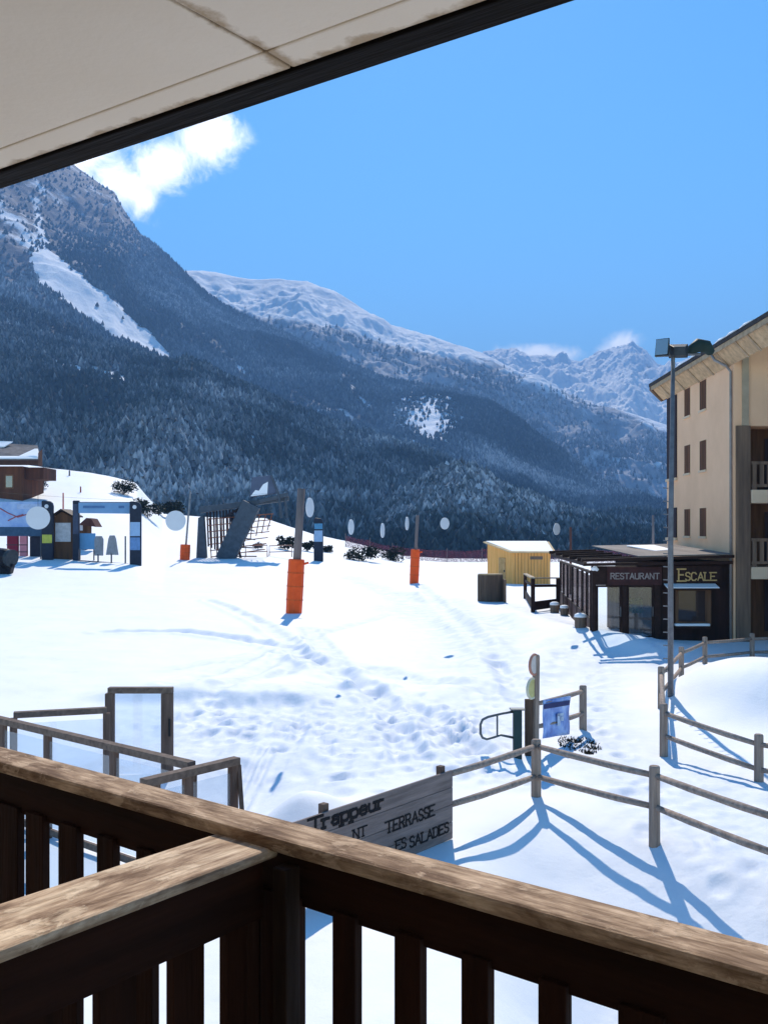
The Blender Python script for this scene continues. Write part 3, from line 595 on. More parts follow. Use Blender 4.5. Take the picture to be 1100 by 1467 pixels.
MB().prism([q0-uc*4+nc_*.06+Z*.026, q0+uc*5+nc_*.06+Z*.026, q0+uc*5+nc_*3+Z*.026, q0-uc*4+nc_*3+Z*.026], Z*.12).build('slab', mat('slab_concrete', (.12,.1,.08)), sc)

# ---------------------------------------------------------------- glass wind screens of the terrace below
brown = vwood('terrace_wood', (.17,.115,.09), (.10,.066,.052)); brownx = mat('terrace_rail_wood', (.20,.145,.115), (.11,.08,.065), scale=12)
TG = glass('snowy_glass', haze_c=(.88,.86,.84), milk=.10, gloss=.04)
def screen(name, p, q, z0, z1, posts, label, pw=.12, bar=.10, brace=None, glassz=None):
    p = Vector((p.x, p.y, 0)); q = Vector((q.x, q.y, 0)); d = (q-p); Lh = d.length; d.normalize(); base = p.lerp(q, .5); base.z = z0
    t = thing(name, base, label, 'glass screen', 'glass wind screens of the terrace')
    MB().beam(p+Z*(z1-bar/2), q+Z*(z1-bar/2), .14, bar).build('rail', brownx, t, bevel=.008)
    ps = sorted(posts)
    for s in ps: c = p+d*(s*Lh); MB().beam(c+Z*(z0-.15), c+Z*(z1-bar-.002), .09, pw, d).build('post', brown, t, bevel=.006)
    MB().beam(p+Z*(z0+.12), q+Z*(z0+.12), .05, .10).build('lower_rail', brownx, t)
    for a, b in zip(ps[:-1], ps[1:]):
        if (b-a)*Lh > .3: MB().beam(p+d*(a*Lh+pw/2+.004)+Z*((z0+z1)/2), p+d*(b*Lh-pw/2-.004)+Z*((z0+z1)/2), .012, z1-z0-.4).build('pane', TG, t)
    if brace: MB().beam(brace[0], brace[1], .05, .09).build('brace', brown, t, bevel=.005)
    return t
zt = -.42
def rz(px, py, z=1.3): return G(px, py, z)
a0, a1 = rz(20, 1020), rz(153, 1013)
screen('terrace_screen', a0, a1, zt, 1.3, [0, 1], 'rear glass terrace screen reaching from the left corner to the tall gate frame')
b0, b1 = rz(-60, 1013), rz(275, 1091)
bs = lambda px: ray_line(px, b0, (b1-b0).normalized())/(b1-b0).length
screen('terrace_screen', b0, b1, zt, 1.3, [0, bs(5), bs(69), bs(164), bs(269), 1], 'long glass terrace screen sloping across below the gate frame')
c0, c1 = rz(205, 1116, 1.3), rz(340, 1084, 1.3)
cs = lambda px: ray_line(px, c0, (c1-c0).normalized())/(c1-c0).length
kb = (c1-c0).normalized(); kr = P(356, 1165, c1.y-.6)
screen('terrace_screen', c0, c1, zt, 1.3, [cs(222), cs(269), cs(334)], 'short glass terrace screen with a slanting brace at its end', brace=(c1-Z*.12+kb*.03, Vector((kr.x, kr.y, zt-.1))))
dg = 18.0
gt = thing('open_doorway', Vector((P(200, 985, dg).x, dg, zt)), 'tall open brown gate frame rising above the terrace screens', 'gate')
ztop = P(0, 986, dg).z
for a, b, nm in ((152,164,'post'),(232,248,'post')):
    x0, x1 = P(a,0,dg).x, P(b,0,dg).x; MB().box(x0, x1, dg-.07, dg+.07, zt-.1, ztop-.09).build(nm, brown, gt, bevel=.008)
MB().box(P(156,0,dg).x, P(248,0,dg).x, dg-.08, dg+.08, ztop-.087, ztop+.02).build('lintel', brownx, gt, bevel=.008)
MB().box(P(165,0,dg).x, P(231,0,dg).x, dg-.006, dg+.006, zt+.3, ztop-.1).build('pane', glass('gate_glass', milk=.06, gloss=.05), gt)
MB().tube([P(243,1030,dg-.09), P(243,1055,dg-.09)], .018).build('handle', mat('dark_iron', (.03,.03,.03)), gt)

# ---------------------------------------------------------------- rail fences and the painted board
post_m = vwood('fence_post_wood', (.36,.28,.23), (.21,.16,.13)); rail_m = mat('fence_rail_wood', (.40,.32,.265), (.23,.175,.145), scale=14)
def post_at(t, px_, top, base=None, w=.155):
    """px_ a plan point; top an absolute height"""
    z0 = gz(px_[0], px_[1]); MB().tube([(px_[0], px_[1], z0-.35), (px_[0], px_[1], top-.02), (px_[0], px_[1], top)], [w*.56, w*.53, w*.42], 8).build('post', post_m, t, smooth=False)
def rails(t, pts):
    for a, b in zip(pts[:-1], pts[1:]):
        a = Vector(a); b = Vector(b); m = a.lerp(b, .5)-Z*.012
        MB().tube([a, a.lerp(m, .6)-Z*.004, m, b.lerp(m, .6)-Z*.004, b], [.044,.053,.050,.053,.044], 7).build('rail', rail_m, t, smooth=True)
fa = thing('rail_fence', Vector((2.5,16.08,gz(2.5,16.08))), 'two rail wooden fence bending at a corner post in front of the walkway', 'fence')
c1_, c2_, c3_, c4_, c0_ = (2.5,16.08), (3.87,14.0), (4.79,11.7), (5.65,9.4), (.97,13.96)
post_at(fa, c1_, .93); post_at(fa, c2_, 1.0); post_at(fa, c3_, 1.02); post_at(fa, c4_, .95)
off = .0
rails(fa, [(*c0_,.90), (*c1_,.82), (*c2_,.86), (*c3_,.90), (*c4_,.78)]); rails(fa, [(*c0_,.46), (*c1_,.32), (*c2_,.41), (*c3_,.46), (*c4_,.3)])
fb = thing('rail_fence', Vector((6.57,23.2,gz(6.57,23.2))), 'two rail wooden fence looping round the snow mound by the lamp mast', 'fence')
pb = [(7.9,15.1),(6.55,17.1),(5.45,19.07),(6.57,23.2),(8.72,28.7),(10.1,30.8),(12.0,31.9),(13.9,32.6)]
tops = [.95,.80,.98,1.12,.92,.98,.98,.95]; lows = None
for p_, tp in zip(pb, tops): post_at(fb, p_, max(tp, gz(*p_)+.55))
rails(fb, [(*p_, max(tp, gz(*p_)+.55)-.18) for p_, tp in zip(pb, tops)]); rails(fb, [(*p_, max(tp, gz(*p_)+.55)-.62) for p_, tp in zip(pb, tops)])
# the board
s_r = Vector((.967,13.96,0)); s_l = G(430,1175,.95); s_l.z = 0; ub = (s_r-s_l).normalized(); s_l = s_l-ub*.35; nb_ = Vector((ub.y,-ub.x,0))
if nb_.y > 0: nb_ = -nb_
BROT = math.atan2(ub.y, ub.x)
bd_m = mat('grey_board_wood', (.27,.21,.19), (.16,.125,.115), scale=16, stretch=(12,1,1), rotz=BROT, bump=.4)
ink = mat('black_sign_paint', (.012,.010,.012), (.02,.018,.018), rough=.7, bump=0)
sb = thing('sign_board', (s_l+s_r)/2+Z*gz(*((s_l+s_r)/2)[:2]), 'weathered grey plank sign board with black painted words on the fence', 'sign')
mbd = MB()
for k in range(4):
    zt_ = .95-k*.245; mbd.beam(s_l+Z*(zt_-.12), s_r+Z*(zt_-.12), .035, .24)
mbd.build('board', bd_m, sb, bevel=.006)
for px_ in (470, 637):
    s = ray_line(px_, s_l, ub); c = s_l+ub*s-nb_*.075; MB().beam(c-Z*.5, c+Z*1.03, .09, .10, ub).build('post', mat('board_post', (.15,.10,.08)), sb, bevel=.008)
def on_board(px, py, p=None, nrm=None):
    p = p or s_l+nb_*.019; nrm = nrm or nb_; dv = Vector(((px-CX)/F, 1, -(py-HY)/F)); o = Vector((0,0,H)); return o+dv*((p-o).dot(nrm)/dv.dot(nrm))
def sign_text(text, pa, pb_, size, name, t, m, serif=True, width=.14, plane=None, ud=None, nrm=None):
    a = on_board(*pa, plane, nrm); b = on_board(*pb_, plane, nrm); nr_ = nrm or nb_; ud = ud or ub
    wtot = sum(GL[c][0]+.2 for c in text)-.2; xs = (b-a).dot(ud)/(wtot*size)
    return lettering(text, a+nr_*.002, ud, Z, size, nr_, width=width, serif=serif, xs=xs).build(name, m, t)
sign_text('Trappeur', (444,1193), (549,1161), .16, 'lettering', sb, ink, width=.23)
sign_text('NT', (506,1203), (524,1197.5), .12, 'lettering', sb, ink, width=.13)
sign_text('TERRASSE', (553,1194), (621,1170), .145, 'lettering', sb, ink, width=.15)
sign_text('ES', (567,1219), (581,1214), .13, 'lettering', sb, ink, width=.14)
sign_text('SALADES', (587,1214), (642,1194.5), .135, 'lettering', sb, ink, width=.16)

# ---------------------------------------------------------------- walkway: sign post, gate barrier, banner fence
gpz = lambda p: gz(p[0], p[1])
sp_ = (2.90,18.8); sg_ = thing('sign_post', Vector((*sp_, gpz(sp_))), 'wooden post with two round signs turned edge on', 'sign')
topz = P(0,938,18.8).z
MB().tube([(2.9,18.8,gpz(sp_)-.3),(2.925,18.8,topz-.03),(2.925,18.8,topz)], [.075,.07,.055], 9).build('post', post_m, sg_)
MB().box(2.70, 2.85, 18.72, 18.80, gpz(sp_)-.3, P(0,1001,18.8).z).build('plank', vwood('dark_plank', (.13,.085,.06), (.07,.045,.034)), sg_, bevel=.006)
def disc(name, c, r, nrm, th, m, parent, n=28, rim=None):
    nrm = Vector(nrm).normalized(); a = nrm.cross(Z).normalized(); b = a.cross(nrm)
    d = MB().prism([Vector(c)-nrm*th/2+(a*math.cos(2*math.pi*k/n)+b*math.sin(2*math.pi*k/n))*r for k in range(n)], nrm*th).build(name, m, parent)
    if rim:
        rm = MB(); rm.tube([Vector(c)+(a*math.cos(2*math.pi*k/n)+b*math.sin(2*math.pi*k/n))*r for k in range(n+1)], th*.9, 6, False).build('rim', rim, d)
    return d
disc('round_sign', (2.87,18.70,P(0,951,18.8).z), .19, (.82,-.57,0), .03, mat('white_plate', (.66,.58,.52), bump=0), sg_, rim=mat('red_rim', (.50,.24,.18), bump=0))
disc('round_sign', (2.83,18.70,P(0,985,18.8).z), .19, (.80,-.6,0), .03, mat('yellow_plate', (.66,.58,.25), bump=0), sg_, rim=mat('pale_rim', (.7,.66,.5), bump=0))
gp = (2.52,18.5); gb = thing('gate_barrier', Vector((*gp, gpz(gp))), 'low barrier arm of bent grey tube on a dark green post', 'barrier')
MB().box(2.44, 2.60, 18.42, 18.58, gpz(gp)-.3, P(0,1017,18.5).z).build('post', mat('dark_green_paint', (.022,.045,.048), (.03,.06,.06), metal=.0, rough=.45, bump=.05), gb, bevel=.012)
armm = mat('galvanised_tube', (.13,.15,.16), (.09,.10,.11), metal=.6, rough=.45, bump=.05)
MB().tube([P(x,y,18.5) for x,y in ((744,1018),(720,1022),(699,1027),(691,1031),(688,1038),(688,1051),(691,1057),(697,1059),(708,1056),(717,1053),(736,1057))], .024, 8).build('arm', armm, gb, smooth=True)
MB().tube([P(712,1024,18.5), P(712,1054,18.5)], .018, 8).build('crossbar', armm, gb)
MB().box(2.38, 2.66, 18.40, 18.60, P(0,1017,18.5).z+.002, P(0,1017,18.5).z+.03).build('cap', armm, gb, bevel=.01)
bp_ = (4.31,21.2); bf = thing('banner_fence', Vector((3.6,20,gz(3.6,20))), 'short rail fence between sign post and single post carrying the blue banner', 'fence')
post_at(bf, bp_, P(0,982,21.2).z)
rails(bf, [P(770,1008,18.85), P(835,990,21.2)]); rails(bf, [P(770,1041,18.85), P(835,1022,21.2)])
ubn = Vector((4.31-2.9,21.2-18.8,0)).normalized(); nbn = Vector((ubn.y,-ubn.x,0)); plb = Vector((2.9,18.8,0))+nbn*.07
def bmat():
    m, nt, b = newmat('banner_print'); L = nt.links; tc = N(nt, 'ShaderNodeTexCoord'); n = N(nt, 'ShaderNodeTexNoise', Scale=2.6, Detail=5); L.new(tc.outputs['Object'], n.inputs['Vector'])
    r = ramp(nt, [(.30, (.05,.11,.36)), (.46, (.16,.29,.66)), (.60, (.33,.50,.85)), (.72, (.6,.72,.9))]); L.new(n.outputs['Fac'], r.inputs[0]); L.new(r.outputs[0], b.inputs['Base Color']); b.inputs['Roughness'].default_value = .5; return m
qd = [on_board(x, y, plb, nbn) for x, y in ((777,1058),(815,1052),(817,997),(777,1003))]
bn = thing('banner', qd[0].lerp(qd[2], .5), 'blue printed banner tied to the short rail fence', 'banner')
m_ = MB(); nu_, nv_ = 14, 12
for i in range(nv_+1):
    for j in range(nu_+1):
        a, b = j/nu_, i/nv_; p = qd[0].lerp(qd[1], a).lerp(qd[3].lerp(qd[2], a), b); m_.v.append(p+nbn*(.012*math.sin(a*9+b*3)+.01*math.sin(b*8)))
for i in range(nv_):
    for j in range(nu_): k = i*(nu_+1)+j; m_.f.append([k, k+1, k+nu_+2, k+nu_+1])
bo = m_.build('cloth', bmat(), bn, smooth=True); md = bo.modifiers.new('thickness', 'SOLIDIFY'); md.thickness = .006
def strip(a, b, c, d, nm, col): 
    q = [on_board(x, y, plb+nbn*.03, nbn) for x, y in (a, b, c, d)]; MB().prism(q, nbn*.004).build(nm, mat(nm+'_ink', col, bump=0), bn)
strip((779,1016),(815,1010),(816,1003),(779,1009), 'title_band', (.05,.06,.16)); strip((798,1040),(802,1039),(802,1022),(798,1022.5), 'letter', (.62,.72,.85)); strip((798,1026),(807,1025),(807,1021),(798,1022.4), 'letter', (.62,.72,.85)); strip((803,1033),(807,1032.5),(807,1026),(803,1026.4), 'letter', (.62,.72,.85))
# dry grass showing through the snow
def blades(name, c, rx, ry, n, h, m, label, kind=None, cat=None):
    mb = MB()
    for _ in range(n):
        r = math.sqrt(random.random()); th = random.random()*6.28; x = c.x+rx*r*math.cos(th); y = c.y+ry*r*math.sin(th); z = gz(x, y)-.02
        a = random.random()*6.28; w = .012+.012*random.random(); hh = h*(.4+.8*random.random()); lean = Vector((random.gauss(0,.5), random.gauss(0,.5), 1)).normalized()*hh
        p = Vector((x,y,z)); d = Vector((math.cos(a), math.sin(a), 0))*w; k = len(mb.v); mb.v += [p-d, p+d, p+lean+Vector((0,0,0))]; mb.f.append([k,k+1,k+2])
    o = mb.build(name, m); return tag(o, label, cat, None, kind)
gc = on_ground(829, 1069)
blades('grass', gc, .42, .75, 700, .085, mat('dark_dry_grass', (.055,.04,.022), (.02,.016,.01), bump=0), 'dark dry grass patch showing through the snow below the banner', 'stuff')
# ---------------------------------------------------------------- flood light mast
lp = (7.0, 23.9); lt = thing('lamp_mast', Vector((*lp, gpz(lp))), 'tall grey steel mast with climbing pegs and flood lights at its top', 'lamp post')
steel = mat('mast_steel', (.20,.20,.21), (.14,.14,.15), scale=8, metal=.35, rough=.5, bump=.05)
zt2 = P(0,512,23.9).z
MB().tube([(7.0,23.9,gpz(lp)-.3),(7.0,23.9,4),(7.06,23.9,zt2)], [.072,.064,.048], 10).build('pole', steel, lt, smooth=True)
for k in range(15):
    zz_ = .9+k*.32; MB().tube([(6.93,23.86,zz_),(6.80,23.82,zz_+.01)], .014, 5).build('climbing_peg', steel, lt)
MB().tube([(6.6,23.8,zt2+.02),(7.75,24.0,zt2+.10)], .035, 8).build('crossarm', steel, lt)
MB().tube([(7.06,23.9,zt2-.3),(7.06,23.9,zt2+.16)], .05, 8).build('bracket', steel, lt)
dkm = mat('lamp_housing', (.05,.06,.065), (.03,.035,.04), rough=.5, bump=.03); lens = glass('lamp_glass', tint=(.7,.8,.85), haze_c=(.35,.42,.46), milk=.6, gloss=.25)
def flood(c, w, h, d, yaw, pitch, nm='flood_light'):
    R = Matrix.Rotation(yaw, 3, 'Z') @ Matrix.Rotation(pitch, 3, 'X'); X_, Y_, Z_ = (R @ Vector(v) for v in ((1,0,0),(0,1,0),(0,0,1))); c = Vector(c)
    mb = MB(); f = [c-Y_*d/2+X_*a*w/2+Z_*b*h/2 for a, b in ((-1,-1),(1,-1),(1,1),(-1,1))]; g = [c+Y_*d/2+X_*a*w*.3+Z_*b*h*.3 for a, b in ((-1,-1),(1,-1),(1,1),(-1,1))]
    n = len(mb.v); mb.v += f+g; mb.f += [[0,1,2,3][::-1],[4,5,6,7],[0,1,5,4],[1,2,6,5],[2,3,7,6],[3,0,4,7]]
    o = mb.build(nm, dkm, lt, bevel=.015); MB().quadbox(c-Y_*(d/2+.012), X_*w*.44, Y_*.008, Z_*h*.44).build('glass', lens, o); return o
flood(P(950,500,23.8), .34, .46, .24, math.radians(-35), math.radians(-15)); flood(P(972,503,23.8), .46, .34, .28, math.radians(170), math.radians(-10))
cc = P(1003,504,24.0); MB().tube([cc+Vector((.30,.05,-.06)), cc+Vector((.28,.05,-.02)), cc+Vector((.15,.02,.13)), cc+Vector((-.06,0,.16)), cc+Vector((-.24,-.02,.04)), cc+Vector((-.30,-.02,-.08))], [.02,.10,.16,.17,.12,.03], 12).build('flood_light', mat('dark_green_housing', (.03,.05,.045), (.02,.035,.03), bump=0, rough=.6), lt, smooth=True)
# ---------------------------------------------------------------- apartment block on the right
def fx(d): return 12.44+.0306*(d-34.8)          # plan line of its long face
ren = mat('cream_render', (.95,.60,.37), (.82,.50,.30), scale=.6, bump=.08, bscale=30, rough=.9, spread=(.25,.75))
ren2 = mat('slab_render', (.74,.57,.40), (.66,.50,.34), scale=1.2, bump=.08, bscale=30, rough=.9)
timber = vwood('grey_timber_cladding', (.24,.16,.11), (.12,.085,.065), scale=5); timber2 = vwood('brown_timber_cladding', (.16,.085,.048), (.08,.045,.028), scale=5)
shut = vwood('window_shutter_wood', (.19,.085,.045), (.10,.05,.032), scale=6); dtim = vwood('dark_shutter_wood', (.055,.042,.05), (.03,.024,.03), scale=6)
ab = thing('apartment_block', Vector((fx(36), 36, .3)), 'tall cream rendered apartment block with slit windows and timber balconies', 'building')
ZT = 10.35
def wallpoly(d0, d1, z0, z1, off=0.0, thick=.4): # slab of the long face
    return MB().prism([(fx(d0)+off,d0,z0),(fx(d1)+off,d1,z0),(fx(d1)+off+thick,d1,z0),(fx(d0)+off+thick,d0,z0)], (0,0,z1-z0))
MB().prism([(fx(34.8),34.8,-1),(fx(44),44,-1),(26,44,-1),(26,36.1,-1),(13.02,36.1,-1),(13.02,34.8,-1)], (0,0,ZT+1)).build('wall', ren, ab)
for a, b in ((980,988),(1002,1011)):
    d1, d0 = ((12.44-.0306*34.8)/((p-CX)/F-.0306) for p in (a, b))
    for zb, zt_ in ((9.08,10.22),(6.70,7.86),(4.09,5.2)):
        fm = MB()
        w_ = thing_part = wallpoly(d0, d1, zb, zt_, -.012, .03).build('window', shut, ab)
        wallpoly(d0-.05, d1+.05, zb-.09, zb-.004, -.06, .09).build('sill', ren2, w_)
        dm = (d0+d1)/2; wallpoly(dm-.02, dm+.02, zb+.01, zt_-.01, -.024, .011).build('mullion', timber2, w_)
for zb, zt_ in ((6.6,10.2),(4.0,5.3)):
    pnl = wallpoly(42.3, 43.85, zb, zt_, -.05, .1).build('timber_panel', dtim, ab)
    wallpoly(42.2, 43.9, zb-.12, zb-.004, -.10, .2).build('sill', ren2, pnl)
# front recess with balconies
MB().box(12.5, 13.0, 34.70, 34.797, .0, 8.05).build('timber_cladding', timber, ab)
MB().box(13.0, 13.019, 34.9, 36.09, .0, 8.05).build('timber_cladding', timber2, ab)
MB().box(13.03, 20, 36.0, 36.097, .0, 8.05).build('loggia_wall', timber2, ab)
MB().prism([(13.022,34.8,8.05),(20,34.8,8.05),(20,34.8,13.3),(13.022,34.8,11.15)], (0,1.29,0)).build('wall', ren, ab); MB().prism([(12.45,34.8,ZT+.003),(13.018,34.8,ZT+.003),(13.018,34.8,11.1),(12.45,34.8,10.95)], (0,1.29,0)).build('wall', ren, ab)
MB().box(12.72, 12.95, 34.72, 34.797, 8.06, 10.9).build('pilaster', mat('buff_render', (.50,.40,.28), scale=1), ab)
for zs0, zs1, zr in ((5.3,5.77,6.78),(2.6,3.03,4.05)):
    MB().box(13.022, 20, 34.65, 35.99, zs0, zs1).build('balcony_slab', ren2, ab, bevel=.01)
    rr = MB().box(13.03, 20, 34.66, 34.73, zr-.11, zr).build('balcony_rail', timber, ab, bevel=.006)
    MB().box(13.03, 20, 34.67, 34.72, zs1+.10, zs1+.2).build('lower_rail', timber, rr)
    for k in range(14): MB().box(13.06+k*.26, 13.06+k*.26+.15, 34.68, 34.71, zs1+.2, zr-.11).build('baluster', timber, rr)
    MB().box(13.06, 13.2, 34.66, 34.76, zs1+.002, zr-.112).build('post', timber, rr)
for z0_, z1_ in ((5.78,7.7),(3.04,5.0),(.6,2.5)):
    dr = MB().box(14.0, 15.5, 35.955, 35.998, z0_+.02, z1_).build('balcony_door', dtim, ab); MB().box(14.12, 14.68, 35.94, 35.952, z0_+.3, z1_-.12).build('pane', glass('dark_pane', tint=(.1,.1,.1), haze_c=(.05,.05,.06), milk=.9), dr); MB().box(14.82, 15.38, 35.94, 35.952, z0_+.3, z1_-.12).build('pane', bpy.data.materials['dark_pane'], dr)
MB().box(13.025, 20, 28.9, 29.2, -.2, 9.9).build('party_wall', ren, ab)
# roof: inclined boarded eave, gutter edge, tiles
eave = wood('eave_boards', (.66,.46,.27), (.42,.29,.17), rotz=0, along=(1,1,1), scale=4)
def ev(d, off, z): return Vector((fx(d)+off, d, z))
dA, dB = 28.6, 44.9
rf = MB(); rf.prism([ev(dA,-.60,10.88), ev(dA,-.60,11.03), ev(dA,10,14.6), ev(dA,10,14.45)], ev(dB,0,0)-ev(dA,0,0)).build('roof', mat('roof_tiles', (.07,.062,.062), (.035,.03,.03), scale=5, bump=.7, bscale=14), ab)
roofo = bpy.data.objects['roof']
MB().prism([ev(dA,-.02,10.25), ev(dA,-.54,10.80), ev(dA,-.54,10.86), ev(dA,-.02,10.33)], ev(dB-.3,0,0)-ev(dA,0,0)).build('eave_boarding', eave, roofo)
MB().prism([ev(dA,-.57,10.70), ev(dA,-.545,10.70), ev(dA,-.545,10.876), ev(dA,-.57,10.876)], ev(dB-.1,0,0)-ev(dA,0,0)).build('fascia', mat('fascia_board', (.50,.37,.24), (.32,.235,.15), scale=4), roofo)
for d in (30.2,31.9,33.1,35.2,37.0,38.9,41.0,43.2):
    MB().prism([ev(d,-.025,10.21), ev(d,-.55,10.765), ev(d,-.55,10.82), ev(d,-.025,10.27)], Vector((0,.14,0))).build('rafter_end', bpy.data.materials['fascia_board'], roofo)
MB().prism([ev(dB-.28,-.05,10.2), ev(dB-.28,-.585,10.72), ev(dB-.28,-.585,10.96), ev(dB-.28,6,13.3), ev(dB-.28,6,12.9)], Vector((0.0,.2,0))).build('gable_board', timber, roofo)
for d in (31.5,33.0,34.2,37.5,39.5):
    MB().tube([ev(d,-.45,11.12), ev(d+.9,-.43,11.13), ev(d+1.4,-.45,11.1)], [.03,.07,.02], 6).build('snow_patch', SNOWCAP, roofo, smooth=True)
MB().tube([ev(35.6,-.60,10.82), ev(35.4,-.5,10.5), ev(35.0,-.2,10.22), ev(34.92,-.07,10.0), ev(34.92,-.07,.3)], .05, 8).build('downpipe', mat('zinc_pipe', (.34,.31,.29), metal=.3, rough=.5, bump=0), ab, smooth=True)
# ---------------------------------------------------------------- restaurant pavilion
YF = 35.0
def fz(py, d=YF): return H-(py-HY)/F*d
def fxx(px, d=YF): return (px-CX)/F*d
dkp = mat('dark_brown_paint', (.038,.018,.014), (.022,.011,.009), scale=6, rough=.6, bump=.1); redb = mat('oxblood_board', (.065,.024,.022), (.04,.016,.016), scale=4, rough=.55, bump=.05)
rp = thing('restaurant_pavilion', Vector((9.9, YF, .35)), 'dark timber restaurant pavilion with glazed doors and name boards against the apartment block', 'restaurant')
SMOKE = glass('smoked_glass', tint=(.42,.38,.38), haze_c=(.3,.25,.25), milk=.12, gloss=.05)
gl_ = glass('clear_glass', milk=.03, gloss=.03); XL, XR = fxx(847), 12.36
for a, b, nm in ((847,853,'post'),(890,897,'post'),(936,945,'post')): MB().box(fxx(a), fxx(b), YF-.09, YF+.09, .1, fz(838)).build(nm, dkp, rp, bevel=.01)
MB().box(XL, fxx(945), YF-.10, YF+.10, fz(838)+.002, fz(811)).build('header', dkp, rp)
MB().box(XL-.02, fxx(945), YF-.08, YF+.08, .12, .42).build('threshold', dkp, rp)
for a, b in ((853,890),(897,936)):
    dr = MB(); x0, x1 = fxx(a)+.02, fxx(b)-.02; z0, z1 = .43, fz(838)-.01
    dr.box(x0, x0+.06, YF-.03, YF+.03, z0, z1).box(x1-.06, x1, YF-.03, YF+.03, z0, z1).box(x0+.062, x1-.062, YF-.028, YF+.028, z0, z0+.12).box(x0+.062, x1-.062, YF-.028, YF+.028, z1-.07, z1)
    do = dr.build('door', dkp, rp); MB().box(x0+.064, x1-.064, YF-.006, YF+.006, z0+.122, z1-.072).build('pane', gl_, do); MB().tube([(x1-.03,YF-.06,1.25),(x1-.03,YF-.06,1.6)], .015, 6).build('handle', steel, do)
sbd = MB().box(fxx(868), fxx(946), YF-.16, YF-.104, fz(838), fz(812)).build('name_board', redb, rp, bevel=.006)
def ftext(text, x0, x1, base, top, m, name, parent, width=.13, serif=False, y=YF-.165):
    size = fz(top)-fz(base); w = sum(GL[c][0]+.2 for c in text)-.2
    return lettering(text, Vector((fxx(x0), y, fz(base))), (1,0,0), Z, size, (0,-1,0), width=width, serif=serif, xs=(fxx(x1)-fxx(x0))/(w*size), depth=.012).build(name, m, parent)
ftext('RESTAURANT', 873, 942, 829, 821, mat('pale_letters', (.34,.28,.26), bump=0), 'lettering', sbd, width=.17)
ebd = MB().box(fxx(947), fxx(1030), YF-.16, YF-.104, fz(835), fz(810)).build('name_board', dkp, rp, bevel=.006)
gold = mat('gold_letters', (.55,.36,.15), (.45,.29,.12), bump=0, metal=.0)
ftext('E', 969.5, 978, 832, 815, gold, 'lettering', ebd, width=.13, serif=True)
ftext('SCALE', 979.5, 1022, 831, 820, gold, 'lettering', ebd, width=.16, serif=True)
# closed right half with a window and two snowy ledges
MB().box(fxx(945)+.003, XR, YF-.05, 41.8, 0, 3.2).build('wall', mat('dark_cladding', (.036,.018,.015), (.02,.011,.009), scale=4, stretch=(1,1,9)), rp)
wn = MB().box(fxx(966), fxx(1017), YF-.09, YF-.052, fz(896), fz(842)).build('window', timber2, rp, bevel=.006)
MB().box(fxx(970), fxx(1008), YF-.105, YF-.092, fz(890), fz(846)).build('pane', glass('shop_glass', tint=(.12,.1,.1), haze_c=(.05,.035,.035), milk=.75, gloss=.03), wn)
MB().box(fxx(964), fxx(1014), YF-.30, YF-.092, fz(900), fz(896)-.003).build('sill', dkp, wn); MB().box(fxx(964), fxx(1013), YF-.29, YF-.095, fz(896), fz(892.5)).build('snow', SNOWCAP, wn, bevel=.02)
aw = MB().prism([(fxx(948),YF-.104,fz(833)-.05), (fxx(948),YF-.60,fz(841)-.02), (fxx(948),YF-.60,fz(841)-.07), (fxx(948),YF-.104,fz(841)-.1)], (fxx(1022)-fxx(948),0,0)).build('awning', dkp, rp)
MB().prism([(fxx(948),YF-.164,fz(835)-.01), (fxx(948),YF-.62,fz(840)), (fxx(948),YF-.62,fz(841)-.012), (fxx(948),YF-.164,fz(834)-.08)], (fxx(1022)-fxx(948),0,0)).build('snow', SNOWCAP, aw, bevel=.02)
# roof
rfp = MB()
rfp.prism([(XL-.45,YF-.5,3.22),(XR,YF-.5,3.36),(XR,YF-.5,3.46),(XL-.45,YF-.5,3.32)], (0,.16,0)); ro = rfp.build('roof', dkp, rp)
MB().prism([(XL-.35,YF-.33,3.06),(XR,YF-.33,3.14),(XR,YF-.33,3.25),(XL-.35,YF-.33,3.16)], (0,.1,0)).build('roof_beam', dkp, ro)
MB().prism([(XL+1.6,YF-.33,3.39),(XR-.02,YF-.33,3.475),(XR-.02,42.5,3.70),(XL+1.6,42.5,3.62)], (0,0,.03)).build('roof_sheet', mat('grey_roof_sheet', (.27,.24,.22), (.15,.13,.125), scale=1.2, stretch=(1,8,1)), ro)
SNb = MB(); SNb.prism([(XL+3.0,YF+2.5,3.50),(XR-1.2,YF+2.8,3.545),(XR-1.3,40,3.68),(XL+2.6,40.5,3.65)], (0,0,.05)); SNb.build('snow', SNOWCAP, ro, bevel=.02)
for k in range(5): d = YF+.6+k*1.5; MB().beam((XL-.4,d,3.26+.03*k), (XL+1.58,d,3.33+.03*k), .08, .13).build('roof_beam', dkp, ro)
MB().beam((XL-.2,YF+.1,3.12), (XL-.2,42,3.27), .1, .14).build('roof_beam', dkp, ro)
MB().tube([(XL-.02,YF-.12,fz(816)),(XL+.1,YF-.12,fz(813)),(XL+.2,YF-.12,fz(817))], [.05,.11,.05], 8).build('snow', SNOWCAP, rp, smooth=True)
